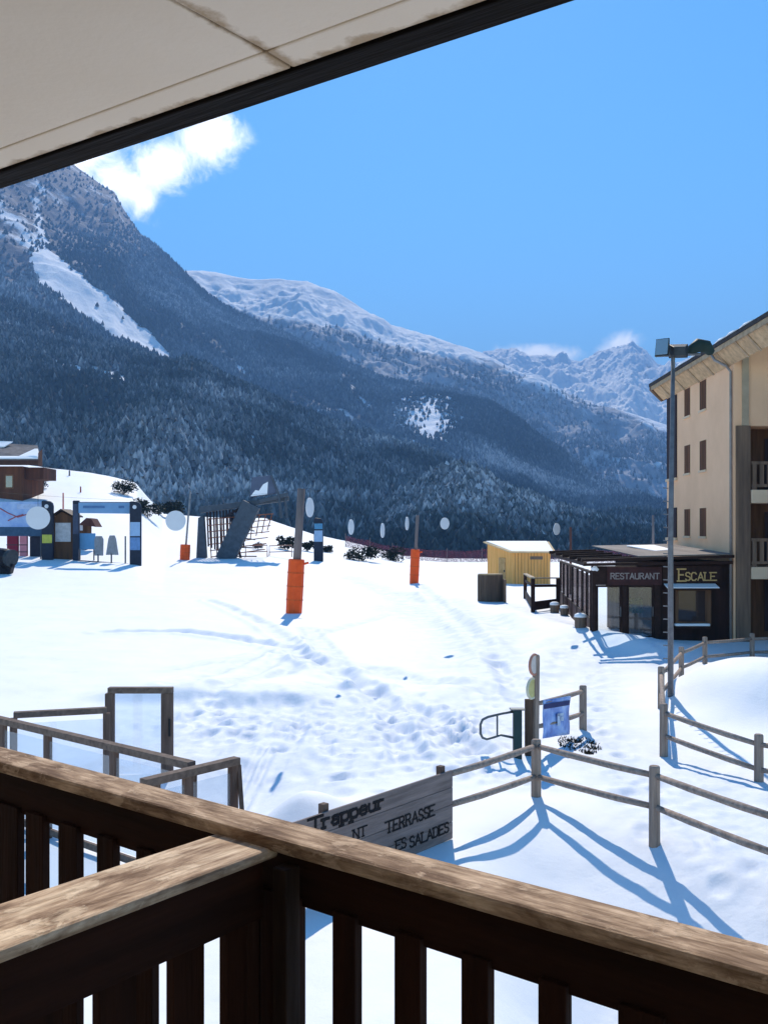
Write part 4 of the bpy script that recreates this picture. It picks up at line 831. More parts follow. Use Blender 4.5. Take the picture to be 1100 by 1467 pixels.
# glazed side wall running back
w0, w1 = Vector((XL+.02, YF+.15, 0)), Vector((9.2, 51, 0)); wd = (w1-w0).normalized(); LW = (w1-w0).length
gw = thing('terrace_glazing', w0.lerp(w1, .5)+Z*.35, 'long dark framed glass wall running back from the restaurant corner', 'glass screen')
hs_ = lambda s: 2.86-.16*s
MB().beam(w0+Z*2.82, w1+Z*2.68, .09, .09).build('top_rail', dkp, gw); MB().beam(w0+Z*1.12, w1+Z*1.10, .07, .07).build('middle_rail', dkp, gw)
MB().beam(w0+Z*.70, w1+Z*.68, .05, .76).build('lower_panel', redb, gw)
ws = [0,.10,.22,.36,.52,.70,.86,1]
for s in ws: c = w0+wd*(s*LW); MB().beam(c+Z*.1, c+Z*(hs_(s)+.02), .10, .10, wd).build('post', dkp, gw)
for a, b in zip(ws[:-1], ws[1:]): MB().beam(w0+wd*(a*LW+.06)+Z*1.95, w0+wd*(b*LW-.06)+Z*1.92, .012, 1.5).build('pane', SMOKE, gw)
# planter inside behind the doors
pl = thing('planter', Vector((fxx(916,37.5), 37.5, .4)), 'wooden planter of green shrubs behind the glazed doors', 'planter')
pb_ = MB()
for k in range(9): pb_.box(fxx(899,37.5)+k*.135, fxx(899,37.5)+k*.135+.12, 37.4, 37.43, .35, 1.15)
pb_.box(fxx(899,37.5), fxx(899,37.5)+1.2, 37.432, 37.8, .35, 1.1); pb_.build('box', vwood('planter_wood', (.22,.17,.13), (.12,.09,.07)), pl)
def leafball(mb, c, r, n, size, sq=(1,1,1)):
    for _ in range(n):
        v = Vector((random.gauss(0,1), random.gauss(0,1), random.gauss(0,1))).normalized()*r*(.45+.55*random.random()); p = Vector(c)+Vector((v.x*sq[0], v.y*sq[1], v.z*sq[2]))
        a = Vector((random.gauss(0,1), random.gauss(0,1), random.gauss(0,.6))).normalized(); b = a.cross(Vector((random.gauss(0,1), random.gauss(0,1), random.gauss(0,1)))).normalized()
        s = size*(.6+.8*random.random()); k = len(mb.v); mb.v += [p-a*s, p+b*s*.45, p+a*s, p-b*s*.45]; mb.f.append([k,k+1,k+2,k+3])
fo_ = MB(); leafball(fo_, (fxx(908,37.5),37.6,1.35), .38, 420, .10); leafball(fo_, (fxx(927,37.5),37.6,1.42), .42, 450, .10); fo_.build('foliage', mat('green_leaves', (.10,.15,.035), (.05,.09,.02), bump=0), pl)
cb = thing('serving_counter', Vector((fxx(884,39), 39, .4)), 'grey brown serving counter seen through the left glazed door', 'counter')
MB().box(fxx(873,39), fxx(896,39), 38.8, 39.5, .3, fz(842,39)).build('body', timber, cb, bevel=.02); MB().box(fxx(872,39), fxx(897,39), 38.75, 39.55, fz(842,39)+.002, fz(840,39)+.04).build('top', dkp, cb, bevel=.01)
# ---------------------------------------------------------------- small pale shed, windbreak, terrace rails and stools
pine = vwood('fresh_pine', (.88,.46,.15), (.72,.35,.095), scale=7)
ds = on_ground(735, 838).y; sx = lambda p, d=None: (p-CX)/F*(d or ds); sz = lambda p, d=None: H-(p-HY)/F*(d or ds)
sh = thing('garden_shed', Vector((sx(760), ds, sz(838))), 'small new pine shed with lean-to roof standing at the field edge', 'shed')
xa, xb = sx(733), sx(788); db = ds+3.0; xl0 = sx(698, db); zb = sz(838); zf = sz(792); zr_ = sz(778, db)
sq_ = [(xa,ds,zb-.3),(xb,ds,zb-.3),(xb+.1,db,zb-.3),(xl0,db,zb-.3)]
wv = [Vector(p) for p in sq_]+[Vector((xa,ds,zf)),Vector((xb,ds,zf)),Vector((xb+.1,db,zr_-.03)),Vector((xl0,db,zr_-.03))]
mbs = MB(); mbs.v = wv; mbs.f = [[0,1,5,4],[1,2,6,5],[2,3,7,6],[3,0,4,7],[4,5,6,7],[3,2,1,0]]; mbs.build('wall', pine, sh)
r0 = [Vector((xa-.15,ds-.25,zf-.0)),Vector((xb+.35,ds-.25,zf-.02)),Vector((xb+.45,db+.2,zr_+.02)),Vector((xl0-.3,db+.2,zr_+.02))]
ro_ = MB().prism(r0, (0,0,.09)).build('roof', mat('pine_roof', (.70,.52,.30), (.55,.40,.22), scale=2), sh, bevel=.01)
MB().prism([r0[0]+Vector((.15,.2,.092)),r0[1]+Vector((-.15,.2,.092)),r0[2]+Vector((-.2,-.1,.092)),r0[3]+Vector((.2,-.1,.092))], (0,0,.05)).build('snow', SNOWCAP, ro_, bevel=.02)
gv_ = MB()
for k in range(1, 12): x_ = xa+(xb-xa)*k/12; gv_.box(x_-.012, x_+.012, ds-.012, ds-.001, zb, zf-.02)
gv_.build('board_joints', mat('dark_joint_wood', (.25,.14,.06)), sh)  # thin darker brown strips mark the joints between the wall boards
MB().box(sx(759), sx(777), ds-.03, ds-.002, sz(801.5), sz(797)).build('vent', mat('vent_grey', (.2,.15,.11)), sh)
dv_ = (Vector((xa,ds,0))-Vector((xl0,db,0))); dn_ = dv_.normalized(); nl = Vector((-dn_.y, dn_.x, 0)); nl = nl if nl.x < 0 else -nl
dc = Vector((xl0,db,0))+dn_*dv_.length*.62+nl*.02; dr_ = MB().quadbox(dc+Z*(zb+.95), dn_*.45, nl*.02, Z*.95).build('door', mat('shed_door_wood', (.56,.35,.15), (.42,.25,.10)), sh); MB().quadbox(dc+nl*.04+dn_*.34+Z*(zb+.95), dn_*.03, nl*.03, Z*.08).build('handle', dkm, dr_)
bx = on_ground(706, 862); d_ = bx.y
wb = thing('wooden_windbreak', bx, 'squat grey brown timber bin with pale lid in front of the shed', 'bin')
gb_m = vwood('bin_wood', (.15,.105,.075), (.085,.06,.045), scale=6)
mw = MB(); n_ = 9; cx_, rr_ = (sx(686,d_)+sx(720,d_))/2, (sx(720,d_)-sx(686,d_))/2
for k in range(n_*2):
    th = math.pi*k/n_; c = Vector((cx_+rr_*math.cos(th)*.97, d_+.35+rr_*.55*math.sin(th), 0)); tdir = Vector((-rr_*math.sin(th), rr_*.55*math.cos(th), 0)).normalized()
    mw.beam(c+Z*(bx.z-.2), c+Z*sz(824,d_), .05, .31, tdir)
mw.build('body', gb_m, wb); MB().prism([(cx_+rr_*1.05*math.cos(2*math.pi*k/24), d_+.35+rr_*.62*math.sin(2*math.pi*k/24), sz(824,d_)+.003) for k in range(24)], (0,0,.06)).build('lid', mat('lid_wood', (.45,.34,.2)), wb)
MB().box(sx(721,d_), sx(724,d_), d_-.3, d_+.3, bx.z-.1, sz(830,d_)).build('side_board', timber, wb)
# dark rails of the terrace between shed and glass wall
p0, p1, p2 = on_ground(763, 876), on_ground(799, 872), on_ground(752, 858)
tr = thing('terrace_railing', p0, 'dark timber terrace railing with pale caps between shed and glass wall', 'railing')
tpz = lambda p, py: H-(py-HY)/F*p.y
capm = mat('railing_cap', (.5,.4,.28))
for p_, ty in ((p0,829),(p1,829),(p2,823)): MB().box(p_.x-.09, p_.x+.09, p_.y-.09, p_.y+.09, p_.z-.2, tpz(p_, ty)).build('post', dkp, tr)
for a, b, ya, yb in ((p0,p1,829,829),(p2,p0,823,829)):
    MB().beam(a+Z*(tpz(a,ya)+.035-a.z), b+Z*(tpz(b,yb)+.035-b.z), .22, .06).build('cap_rail', capm, tr)
    MB().beam(a+Z*(tpz(a,ya)-.35-a.z), b+Z*(tpz(b,yb)-.35-b.z), .05, .12).build('rail', dkp, tr); MB().beam(a+Z*.3, b+Z*.3, .05, .42).build('lower_panel', dkp, tr)
def stool(px, py, w, lab):
    p = on_ground(px, py); h = 1.0*w/F*p.y; t = thing('snowy_stool', p, lab, 'stool', 'snow capped stools by the restaurant glass wall')
    r = w/2/F*p.y
    MB().tube([p-Z*.2, p+Z*h*.8], [r*.9, r*.95], 12).build('seat', timber, t); MB().tube([p+Z*h*.8, p+Z*h*1.0, p+Z*h*1.12], [r*1.02, r*.95, r*.5], 12).build('snow', SNOWCAP, t, smooth=True)
stool(794, 879, 14, 'snow capped stool nearest the terrace railing'); stool(808, 883, 13, 'low snow capped stool in the middle of the three by the glass wall'); stool(831, 901, 18, 'largest snow capped stool beside the restaurant corner post')
# ---------------------------------------------------------------- orange padded poles
orange = mat('orange_padding', (.86,.115,.024), (.74,.09,.018), scale=2.5, rough=.55, bump=.25, bscale=5); grey_p = mat('grey_brown_pole', (.26,.20,.18), (.17,.13,.12), scale=3, stretch=(1,1,6))
def padded(xb_, yb_, xt, yt, wpx, xp, yp, wp, lab, flag=True, pm=None):
    p = on_ground(xb_, yb_); d = p.y; k = d/F; t = thing('padded_pole', p, lab, 'padded pole', 'poles wrapped in orange padding')
    top = P(xt, yt, d); r = wpx*k/2; ax = (top-p).normalized()
    n = 8; pad = MB(); pad.tube([p-ax*.15, p+(top-p)*.02, p+(top-p)*.5, p+(top-p)*.98, top], [r*.96, r, r*1.03, r, r*.9], n); pad.build('padding', orange, t)
    for f in (.25, .5, .75): MB().tube([p+(top-p)*(f-.012), p+(top-p)*(f+.012)], r*1.06, n).build('strap', mat('pad_strap', (.72,.115,.03), bump=0), t)
    if flag: MB().tube([top-Z*.25+Vector((r*.9,-.02,0)), top-Z*.2+Vector((r*1.5,-.05,.02))], .06, 6).build('tab', orange, t)
    MB().tube([p, P(xp, yp, d)], [wp*k/2, wp*k/2*.85], 10).build('pole', pm or grey_p, t, smooth=True)
    return t
padded(421, 879, 425, 801, 23, 432, 700, 13, 'large orange padded pole in the middle of the snow field')
padded(593, 836, 595, 787, 13, 598, 738, 5, 'orange padded pole at the far edge of the field before the frosted wood')
padded(265, 802, 266, 780, 14, 273, 703, 3, 'small orange pad round a thin pole left of the lift frame', flag=False, pm=mat('pale_pole', (.34,.31,.30)))
def thinpole(px, py, pt_, w, lab, m, xt=None):
    p = on_ground(px, py); o = MB().tube([p-Z*.3, P(xt or px, pt_, p.y)], [w*p.y/F/2, w*p.y/F/2*.85], 8).build('thin_pole', m, None, smooth=True); return solo(o, lab, 'pole', 'thin poles standing in the snow')
thinpole(817, 852, 755, 4, 'thin reddish pole standing before the restaurant glass wall', mat('red_brown_pole', (.16,.075,.06)))
thinpole(935, 803, 738, 4, 'thin dark pole on the far edge beside the apartment block', grey_p)
thinpole(91, 734, 706, 2.2, 'thin red piste pole behind the brown kiosk', mat('red_pole', (.55,.1,.07)))
thinpole(100, 682, 674, 2.5, 'short dark stake high on the left snow slope', grey_p); thinpole(116, 706, 697, 2.2, 'short red stake lower on the left snow slope', mat('red_pole_b', (.4,.09,.07)))
# ---------------------------------------------------------------- drag lift end station
lb = on_ground(345, 800); dL = lb.y; q = lambda x, y, o=0: P(x, y, dL+o); kL = dL/F
gsteel = mat('grey_painted_steel', (.085,.105,.13), (.055,.07,.085), scale=1.5, rough=.6, bump=.05); rust = mat('orange_mesh_tube', (.30,.12,.07), bump=0); darkst = mat('dark_steel', (.06,.05,.06), bump=0)
ls = thing('lift_station', lb, 'grey steel ski lift end frame with slanting mast and lattice of netting', 'ski lift')
MB().beam(q(322,803), q(361,722), 26*kL, 20*kL, (0,1,0)).build('slanting_mast', gsteel, ls, bevel=.06)
MB().prism([q(284,742),q(292,738),q(296,803),q(281,803)], (0,.8,0)).build('leg', gsteel, ls, bevel=.04)
MB().prism([q(286,726),q(413,711),q(413,717),q(286,735)], (0,1.2,0)).build('crossbeam', gsteel, ls, bevel=.03)
MB().prism([q(372,716),q(412,706),q(414,711),q(372,721)], (0,-.6,0)).build('platform', gsteel, ls, bevel=.03)
hd = MB().prism([q(358,712,-.4),q(361,684,-.4),q(389,681,-.4),q(399,706,-.4)], (0,1.4,0)).build('drive_house', mat('blue_grey_sheet', (.11,.135,.2), (.09,.11,.16), scale=1, bump=0), ls, bevel=.04)
MB().prism([q(359,711,-.45),q(366,702,-.45),q(371,703,-.45),q(377,694,-.45),q(384,690,-.45),q(383,708,-.45)], (0,.04,0)).build('snow', SNOWCAP, hd)
MB().tube([q(389,681,-.6), q(399,708,-.6), q(404,742,-.6)], .12, 6).build('stay', gsteel, ls)
for x0_, y0_, x1_, y1_ in ((408,708,411,742),(400,708,402,742)): MB().tube([q(x0_,y0_), q(x1_,y1_)], .13, 6).build('stay', gsteel, ls)
net = MB(); net2 = MB()
for k in range(12):
    x = 297+k*4.6; net2.tube([q(x, 733-k*.4, .9), q(x+2, 795-abs(k-6)*2, .9)], .09, 5)
net2.build('ladder_lattice', darkst, ls)
for k in range(7): net.tube([q(296+k*1.0, 744+k*9, .3), q(392-k*2, 736+k*8.5, .3)], .05, 4)
for k in range(11): net.tube([q(300+k*9, 742-k*.6, .3), q(303+k*8, 800-k*4, .3)], .05, 4)
net.build('netting', rust, ls)
br_ = MB()
for k in range(5): br_.tube([q(333+k*7, 797-k*13, -.2), q(368-k*1, 797-k*12, -.2)], .06, 4)
br_.build('ladder', darkst, ls)
for x0_, y0_, x1_, y1_ in ((311,800,352,735),(330,736,345,800),(347,726,320,742)): MB().tube([q(x0_,y0_,.8), q(x1_,y1_,.8)], .14, 5).build('brace', darkst, ls)
# low crowd barriers right of it
for k, (xa_, xb_, lab) in enumerate(((352,383,'low metal barrier left of its pair below the lift frame'),(386,418,'low metal barrier right of its pair below the lift frame'))):
    p = on_ground((xa_+xb_)/2, 798); kk = p.y; t = thing('barrier', p, lab, 'barrier', 'low metal barriers below the lift frame'); mb = MB()
    mb.tube([P(xa_,798,kk),P(xa_,782,kk),P(xb_,781,kk),P(xb_,798,kk)], .06, 5); mb.build('frame', mat('barrier_tube', (.35,.2,.16), bump=0), t); mb = MB()
    mb.tube([P(xa_,791,kk),P(xb_,790,kk)], .05, 5); mb.build('bar', bpy.data.materials['barrier_tube'], t)
# ---------------------------------------------------------------- totems, banner, kiosk, map board
tnavy = mat('totem_navy', (.022,.030,.05), (.016,.022,.038), bump=0, rough=.4); tblue = mat('totem_pale_blue', (.30,.46,.66), (.26,.40,.6), bump=0, rough=.4); white = mat('white_print', (.72,.75,.8), bump=0); yellow = mat('yellow_print', (.55,.55,.10), bump=0)
def totem(xa_, xb_, yt, yb_, lab, panels, logo=True, cut=True):
    p = on_ground((xa_+xb_)/2, yb_); d = p.y; k = d/F; t = thing('information_totem', p, lab, 'totem', 'slim information totems in the snow')
    x0, x1 = P(xa_,0,d).x, P(xb_,0,d).x; z1 = P(0,yt,d).z; r = (x1-x0)*.5
    pts = [(x0,d,p.z-.3),(x1,d,p.z-.3),(x1,d,z1-r)]+([(x1-r*.15,d,z1-r*.45),(x1-r*.55,d,z1-r*.12)] if cut else [(x1,d,z1)])+[(x0+r*.3,d,z1),(x0,d,z1-.05)]
    MB().prism(pts, (0,.35,0)).build('body', tnavy, t, bevel=.02)
    for a, b, m in panels: MB().box(x0+.04*(x1-x0)+.02, x1-.06*(x1-x0), d-.03, d-.004, P(0,b,d).z, P(0,a,d).z).build('panel', m, t)
    if logo: disc('logo', ((x0+x1)/2-.05*(x1-x0), d-.012, z1-r*1.05), r*.36, (0,-1,0), .02, white, t, 16)
    return t
totem(186, 202, 718, 809, 'tall navy information totem at the right end of the blue banner', [(748,768,tblue),(770,788,mat('totem_mid_blue', (.16,.30,.55), bump=0))])
totem(104.5, 113, 717, 803, 'slim dark totem between the kiosk and the blue banner', [(722,765,mat('totem_slate', (.07,.085,.13), bump=0))], logo=False, cut=False)
totem(60, 76, 717, 803, 'dark totem with a yellow panel left of the kiosk', [(766,778,yellow)])
totem(449.5, 463, 742, 804, 'lone blue totem right of the big padded pole', [(750,758,mat('totem_cyan', (.10,.30,.50), bump=0)),(760,776,tblue)], logo=False)
pA_ = on_ground(150, 806); dT = pA_.y
tb = thing('overhead_banner', Vector((P(150,0,dT).x, dT, pA_.z)), 'pale blue banner stretched between two totems over grey gate panels', 'banner')
MB().prism([P(113,720,dT+.1),P(187,720,dT+.1),P(187,736,dT+.1),P(113,735,dT+.1)], (0,.06,0)).build('cloth', mat('banner_pale_blue', (.20,.36,.56), (.17,.31,.5), scale=.8, bump=0), tb)
MB().box(P(113,0,dT).x, P(187,0,dT).x, dT+.18, dT+.3, P(0,721,dT).z, P(0,719,dT).z).build('cross_bar', gsteel, tb)
for a, b in ((119,150),(170,178)): MB().box(P(a,0,dT).x, P(b,0,dT).x, dT+.075, dT+.098, P(0,728,dT).z, P(0,724.5,dT).z).build('printed_line', mat('banner_ink', (.10,.20,.38), bump=0), tb)
MB().tube([P(180,807,dT), P(180,768,dT)], .07, 6).build('post', gsteel, tb); MB().tube([P(112,803,dT+.1), P(185,808,dT+.1)], .05, 5).build('floor_bar', gsteel, tb)
def gatepanel(x, w0_, w1_, yt, ym, yb_, lab):
    p = on_ground(x, yb_+3); d = p.y; t = thing('barrier_sign', p, lab, 'sign', 'grey gate panels under the banner'); pts = [P(x-w1_,ym,d),P(x+w1_,ym,d),P(x+w0_*1.1,yt+5,d),P(x+w0_*.7,yt,d),P(x-w0_*.7,yt,d),P(x-w0_*1.1,yt+5,d)]
    MB().prism(pts, (0,.1,0)).build('panel', mat('grey_plate', (.30,.31,.33), bump=0), t, bevel=.01); MB().tube([P(x-1,yb_+4,d+.04),P(x-1,ym-2,d+.04)], .07, 6).build('post', gsteel, t)
gatepanel(142, 6, 6, 768, 796, 802, 'straight sided grey panel on a post beside the small blue board'); gatepanel(161, 5, 9, 767, 795, 804, 'flared grey panel on a post under the middle of the banner')
def board(xa_, xb_, yt, yb_, yg, lab, m, name='notice_board', cat='sign'):
    p = on_ground((xa_+xb_)/2, yg); d = p.y; t = thing(name, p, lab, cat); MB().box(P(xa_,0,d).x, P(xb_,0,d).x, d, d+.08, P(0,yb_,d).z, P(0,yt,d).z).build('panel', m, t, bevel=.01)
    for x in (xa_+2, xb_-2): MB().tube([P(x,yg+2,d+.14),P(x,yt+2,d+.14)], .06, 6).build('post', gsteel, t)
    return t, d
board(113, 137, 764, 787, 802, 'small plain blue board beside the brown kiosk', mat('board_blue', (.14,.34,.58), (.12,.30,.52), bump=0))
mp_, dm_ = board(-45, 61, 719, 763, 800, 'large blue ski area map board with red route lines', mat('map_blue', (.22,.34,.62), (.40,.52,.72), scale=.9, bump=0), 'map_board', 'map')
MB().box(P(-45,0,dm_).x, P(61,0,dm_).x, dm_-.04, dm_-.003, P(0,768,dm_).z, P(0,755,dm_).z).build('lower_band', mat('map_band', (.05,.10,.17), bump=0), mp_)
for pts in (((0,728),(12,735),(26,741),(42,736)),((12,746),(24,740),(34,737)),((-30,735),(-10,730),(0,728))):
    MB().tube([P(x,y,dm_-.03) for x,y in pts], .05, 5).build('route_line', mat('route_red', (.42,.12,.14), bump=0), mp_)
MB().box(P(25,0,dm_).x, P(61,0,dm_).x, dm_-.035, dm_-.003, P(0,729,dm_).z, P(0,722,dm_).z).build('title_band', mat('map_title', (.45,.55,.75), bump=0), mp_)
pk = on_ground(91, 803); dk = pk.y+.4; kx = lambda x: P(x,0,dk).x; kzz = lambda y: P(0,y,dk).z
ki = thing('kiosk', pk, 'small brown wooden kiosk with a white notice under its gable', 'kiosk'); kw = vwood('kiosk_wood', (.13,.062,.030), (.075,.037,.02), scale=4)
MB().prism([(kx(77),dk,kzz(806)),(kx(104),dk,kzz(806)),(kx(104),dk,kzz(741)),(kx(89),dk,kzz(733)),(kx(77),dk,kzz(741))], (0,2.2,0)).build('wall', kw, ki)
MB().prism([(kx(74),dk-.3,kzz(741)),(kx(89),dk-.3,kzz(731)),(kx(107),dk-.3,kzz(741)),(kx(107),dk-.3,kzz(739)),(kx(89),dk-.3,kzz(729)),(kx(74),dk-.3,kzz(739))], (0,2.8,0)).build('roof', dkp, ki)
MB().box(kx(80), kx(102), dk-.06, dk-.003, kzz(776), kzz(749)).build('notice', mat('notice_white', (.55,.54,.55), bump=0), ki)
p = on_ground(127, 801); d2 = p.y+6; k2 = thing('ticket_hut', Vector((P(127,0,d2).x, d2, p.z)), 'tiny reddish brown hut peeping out behind the slim totem', 'hut')
MB().prism([P(115,803,d2),P(125,803,d2),P(125,750,d2),P(115,752,d2)], (0,1.5,0)).build('wall', kw, k2); MB().prism([P(113,752,d2-.3),P(124,742,d2-.3),P(131,743,d2-.3),P(138,755,d2-.3),P(126,753,d2-.3)], (0,2.1,0)).build('roof', mat('hut_roof', (.12,.05,.04)), k2); MB().prism([P(114,760,d2-.05),P(119,760,d2-.05),P(119,752,d2-.05),P(114,752,d2-.05)], (0,.03,0)).build('notice', white, k2)
# red padded mats and the dark box under the map board
pr = on_ground(25, 797); dr2 = pr.y+.2
for k, (xa_, xb_, lab, c) in enumerate(((10,26,'dark red upright mat under the map board',(.22,.025,.05)),(28,39,'pale pink upright mat beside the dark red one',(.62,.25,.30)))):
    t = thing('crash_mat', Vector((P((xa_+xb_)/2,0,dr2).x, dr2, pr.z)), lab, 'mat', 'red mats under the map board'); MB().box(P(xa_,0,dr2).x, P(xb_,0,dr2).x, dr2, dr2+.4, pr.z-.1, P(0,767,dr2).z).build('pad', mat('mat_%s' % lab.split()[0], c, scale=1), t, bevel=.08)
    for f in (780, 790): MB().box(P(xa_,0,dr2).x-.02, P(xb_,0,dr2).x+.02, dr2-.02, dr2+.05, P(0,f+1.2,dr2).z, P(0,f,dr2).z).build('strap', dkm, t)
t = thing('equipment_box', Vector((P(51,0,dr2).x, dr2, pr.z)), 'dark box standing under the right end of the map board', 'box'); MB().box(P(43,0,dr2).x, P(60,0,dr2).x, dr2, dr2+.9, pr.z-.1, P(0,769,dr2).z).build('body', mat('box_dark', (.03,.032,.05), bump=0), t, bevel=.05); MB().box(P(42,0,dr2).x, P(61,0,dr2).x, dr2-.05, dr2+.95, P(0,769,dr2).z+.003, P(0,766.5,dr2).z).build('lid', tnavy, t, bevel=.03)
# dark machine cut by the left edge of the photograph
pm_ = on_ground(6, 822); dmn = pm_.y; mc = thing('snow_machine', pm_, 'dark machine with a round drum cut off at the left edge of the snow field', 'machine')
blackm = mat('machine_black', (.022,.02,.025), (.012,.011,.014), scale=6, rough=.5)
ql = lambda x, y, o=0: P(x, y, dmn+o)
MB().tube([ql(-24,796,.8), ql(-22,796,.7), ql(10,799,-.1), ql(15,799,-.2)], [.55,.75,.72,.6], 16).build('drum', blackm, mc, smooth=False)
MB().tube([ql(13,799,-.16), ql(18,800,-.3)], [.66,.70], 16).build('collar', dkm, mc); MB().tube([ql(-4,800), ql(-4,816)], .28, 10).build('stand', blackm, mc)
for x_, y_ in ((20,811),(14,822),(-22,820)): MB().tube([ql(-4,806), ql(x_,y_,-.3)], [.25,.14], 6).build('leg', blackm, mc)
MB().prism([ql(-14,822,-.2),ql(14,823,-.2),ql(18,808,-.2),ql(-12,806,-.2)], (0,.8,0)).build('base', blackm, mc, bevel=.08)
# ---------------------------------------------------------------- chalet upper left
pc_ = on_ground(20, 716); dc_ = max(95, min(pc_.y, 130)); cx2 = lambda x, o=0: P(x,0,dc_+o).x; cz = lambda y, o=0: P(0,y,dc_+o).z
ch_ = thing('chalet', Vector((cx2(0), dc_, cz(722))), 'brown log chalet with snow on its wide roof at the upper left', 'chalet')
MB().prism([(cx2(-80),dc_,cz(730)),(cx2(33),dc_,cz(730)),(cx2(33),dc_,cz(668)),(cx2(-80),dc_,cz(668))], (0,8,0)).build('wall', vwood('log_wall', (.16,.06,.03), (.085,.035,.02), scale=1.5), ch_)
MB().prism([(cx2(33)+.01,dc_+.8,cz(686)),(cx2(60),dc_+.8,cz(686)),(cx2(60),dc_+.8,cz(669)),(cx2(33)+.01,dc_+.8,cz(669))], (0,5,0)).build('gallery', vwood('gallery_wood', (.13,.05,.03), (.07,.03,.02), scale=1.5), ch_)
rfc = MB().prism([(cx2(-80),dc_-1.2,cz(667)),(cx2(64),dc_-1.2,cz(667)),(cx2(64),dc_-1.2,cz(660)),(cx2(-80),dc_-1.2,cz(660))], (0,.3,0)).build('roof', vwood('roof_edge', (.10,.045,.03), (.05,.025,.018)), ch_)
MB().prism([(cx2(-80),dc_-1.2,cz(660)+.01),(cx2(64),dc_-1.2,cz(660)+.01),(cx2(58,6),dc_+5,cz(640,6)),(cx2(-80,6),dc_+5,cz(632,6))], (0,0,.12)).build('roof_slope', mat('old_shingles', (.20,.18,.18), (.12,.11,.11), scale=1.4, bump=.4), rfc)
MB().prism([(cx2(-80),dc_-1.25,cz(660)+.14),(cx2(60),dc_-1.25,cz(660)+.14),(cx2(57),dc_-1.0,cz(655)),(cx2(30),dc_+.0,cz(655)),(cx2(-80),dc_+.0,cz(655))], (0,0,.16)).build('snow', SNOWCAP, rfc, bevel=.05)
MB().prism([(cx2(28),dc_-.6,cz(658)+.2),(cx2(60),dc_-.9,cz(659)+.2),(cx2(57,4),dc_+3.5,cz(646,4)+.15),(cx2(52,4),dc_+3.5,cz(646,4)+.15)], (0,0,.14)).build('snow', SNOWCAP, rfc, bevel=.05)
MB().prism([(cx2(-80,4),dc_+3.2,cz(646,4)+.3),(cx2(10,4),dc_+3.2,cz(645,4)+.3),(cx2(24,6),dc_+4.8,cz(638,6)+.3),(cx2(-80,6),dc_+4.8,cz(634,6)+.3)], (0,0,.14)).build('snow', SNOWCAP, rfc, bevel=.05)
MB().prism([(cx2(60),dc_-1.25,cz(668)),(cx2(65),dc_-1.25,cz(668)),(cx2(65),dc_-1.25,cz(645)),(cx2(60),dc_-1.25,cz(650))], (0,.25,0)).build('verge_board', vwood('verge_wood', (.2,.10,.07), (.1,.05,.04)), rfc)
wq = MB().box(cx2(8), cx2(20), dc_-.08, dc_-.003, cz(700), cz(680)).build('window', mat('chalet_frame', (.25,.12,.06)), ch_); MB().box(cx2(9.5), cx2(18.5), dc_-.1, dc_-.082, cz(698), cz(682)).build('pane', bpy.data.materials['dark_pane'], wq)
# ---------------------------------------------------------------- bushes, red safety net along the far edge
bush_m = mat('dark_evergreen', (.028,.036,.024), (.014,.020,.014), scale=2, bump=0); bush_f = mat('frosted_bush', (.13,.14,.16), (.05,.055,.06), scale=2, bump=0)
def bush(px, py, wpx, hpx, lab, m=None, n=900):
    p = on_ground(px, py); k = p.y/F; w, h = wpx*k, hpx*k; t = thing('bush', p, lab, 'bush', 'bushes on the snow'); mb = MB()
    for _ in range(7):
        c = p+Vector((random.uniform(-.38,.38)*w, random.uniform(-.3,.3)*w, random.uniform(.2,.62)*h)); leafball(mb, c, random.uniform(.2,.3)*min(w, 1.6*h), n//7, .05*min(w, h)+.06, (1.2,1,.9))
    mb.build('foliage', m or bush_m, t); MB().tube([p-Z*.2, p+Z*h*.5], [.03*w+.03,.03], 6).build('stem', grey_p, t)
bush(519, 804, 44, 30, 'wide dark evergreen bush at the field edge between the two padded poles'); bush(564, 804, 32, 22, 'small dark evergreen bush next to the farther padded pole')
bush(412, 788, 26, 26, 'dark bush just left of the big padded pole'); bush(441, 790, 18, 20, 'small bush close right of the big padded pole'); bush(370, 787, 14, 14, 'small grey bush below the lift platform', bush_f, 500)
bush(58, 702, 44, 24, 'leafless grey bush under the chalet gallery', bush_f); bush(177, 708, 36, 24, 'dark bush at the foot of the left snow slope'); bush(212, 742, 40, 34, 'dark conifer clump above the right totem'); bush(245, 742, 34, 26, 'dark conifer clump behind the thin pale pole')
bush(470, 792, 16, 12, 'tiny bush at the foot of the lone blue totem'); bush(250, 738, 30, 30, 'dark shrub behind the pale hanging disc')
def netmat():
    m, nt, b = newmat('safety_net'); L = nt.links; out = [n for n in nt.nodes if n.type == 'OUTPUT_MATERIAL'][0]; tc = N(nt, 'ShaderNodeTexCoord'); b.inputs['Base Color'].default_value = (.22,.04,.06,1); b.inputs['Roughness'].default_value = .8
    w = N(nt, 'ShaderNodeTexNoise', Scale=9, Detail=3); L.new(tc.outputs['Object'], w.inputs['Vector']); mr = N(nt, 'ShaderNodeMapRange'); mr.inputs['From Min'].default_value = .42; mr.inputs['From Max'].default_value = .5; mr.inputs['To Max'].default_value = .5; L.new(w.outputs['Fac'], mr.inputs['Value'])
    t = N(nt, 'ShaderNodeBsdfTransparent'); mx_ = N(nt, 'ShaderNodeMixShader'); L.new(mr.outputs[0], mx_.inputs[0]); L.new(t.outputs[0], mx_.inputs[1]); L.new(b.outputs[0], mx_.inputs[2]); L.new(mx_.outputs[0], out.inputs['Surface']); return m
NET = netmat()
nf = thing('safety_net', G(700, 803), 'red mesh safety net strung on stakes along the far edge of the field', 'net')
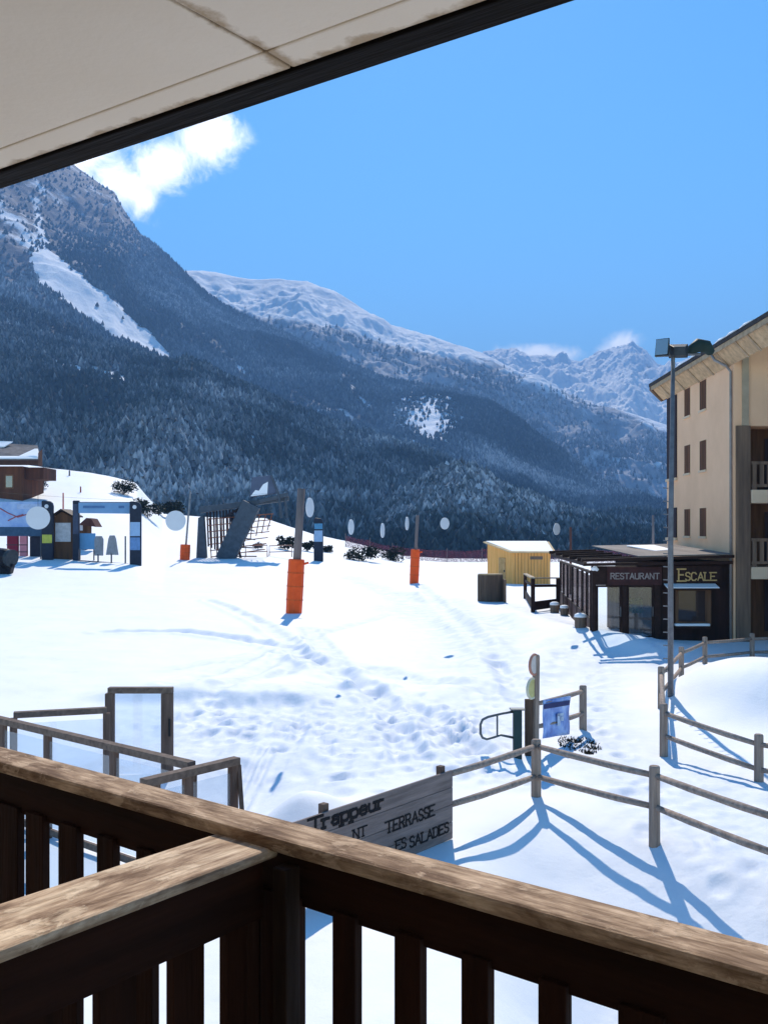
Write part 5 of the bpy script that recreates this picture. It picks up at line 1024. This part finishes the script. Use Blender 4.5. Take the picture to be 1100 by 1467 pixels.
xs_ = [495,530,562,598,640,690,745,800,850,900,950]; dn2 = [143-i*.6 for i in range(len(xs_))]
stk = [(P(x,0,d).x, d, gz(P(x,0,d).x, d)) for x, d in zip(xs_, dn2)]
for a, b in zip(stk[:-1], stk[1:]):
    a, b = Vector(a), Vector(b); h = 1.5+.4*random.random(); mid = (a+b)/2
    MB().prism([a+Z*.02, b+Z*.02, b+Z*h, mid+Z*(h-.15), a+Z*h], (0,.02,0)).build('mesh', NET, nf)
for s in stk: MB().tube([Vector(s)-Z*.2, Vector(s)+Z*2.0], .05, 5).build('stake', grey_p, nf)
# ---------------------------------------------------------------- pale discs on a cable
dcm = mat('pale_disc', (.72,.74,.78), (.68,.70,.74), bump=0, rough=.5)
cable = []; lab = ['largest pale disc hanging over the map board','pale round disc hanging left of the lift frame','narrow turned disc hanging beside the big pole','narrow disc hanging over the wide evergreen bush','thinnest disc hanging between the evergreen bushes','narrow disc hanging just left of the farther padded pole','round disc hanging just right of the farther padded pole','small round disc hanging above the shed roof']
for (x, y, hpx, asp), l in zip(((55,742,33,.98),(252,746,29,.92),(444,727,28,.32),(503,755,22,.32),(548,760,21,.26),(583,750,19,.27),(637,750,17,.78),(797,758,17,.68)), lab):
    d = .46*F/hpx; c = P(x, y, d); r = .23; yaw = math.acos(asp); top = c+Z*(r+.22)
    t = thing('hanging_disc', c, l, 'disc', 'pale discs hanging on a cable'); disc('disc', c, r, (math.sin(yaw), -math.cos(yaw), 0), .02, dcm, t, 32); MB().tube([c+Z*r, top], .004, 4).build('cord', dkm, t); cable.append(top)
cable = [cable[0]+Vector((-6,-4,.5))]+cable+[Vector((fx(43)-.02, 43, 5.6))]
cp = []
for a, b in zip(cable[:-1], cable[1:]):
    for k in range(6): f = k/6; cp.append(a.lerp(b, f)-Z*(.1*f*(1-f)))
cp.append(cable[-1]); solo(MB().tube(cp, .002, 4).build('cable', dkm), 'thin cable carrying the row of pale discs', 'cable')
# ---------------------------------------------------------------- signs standing free at left through the slats
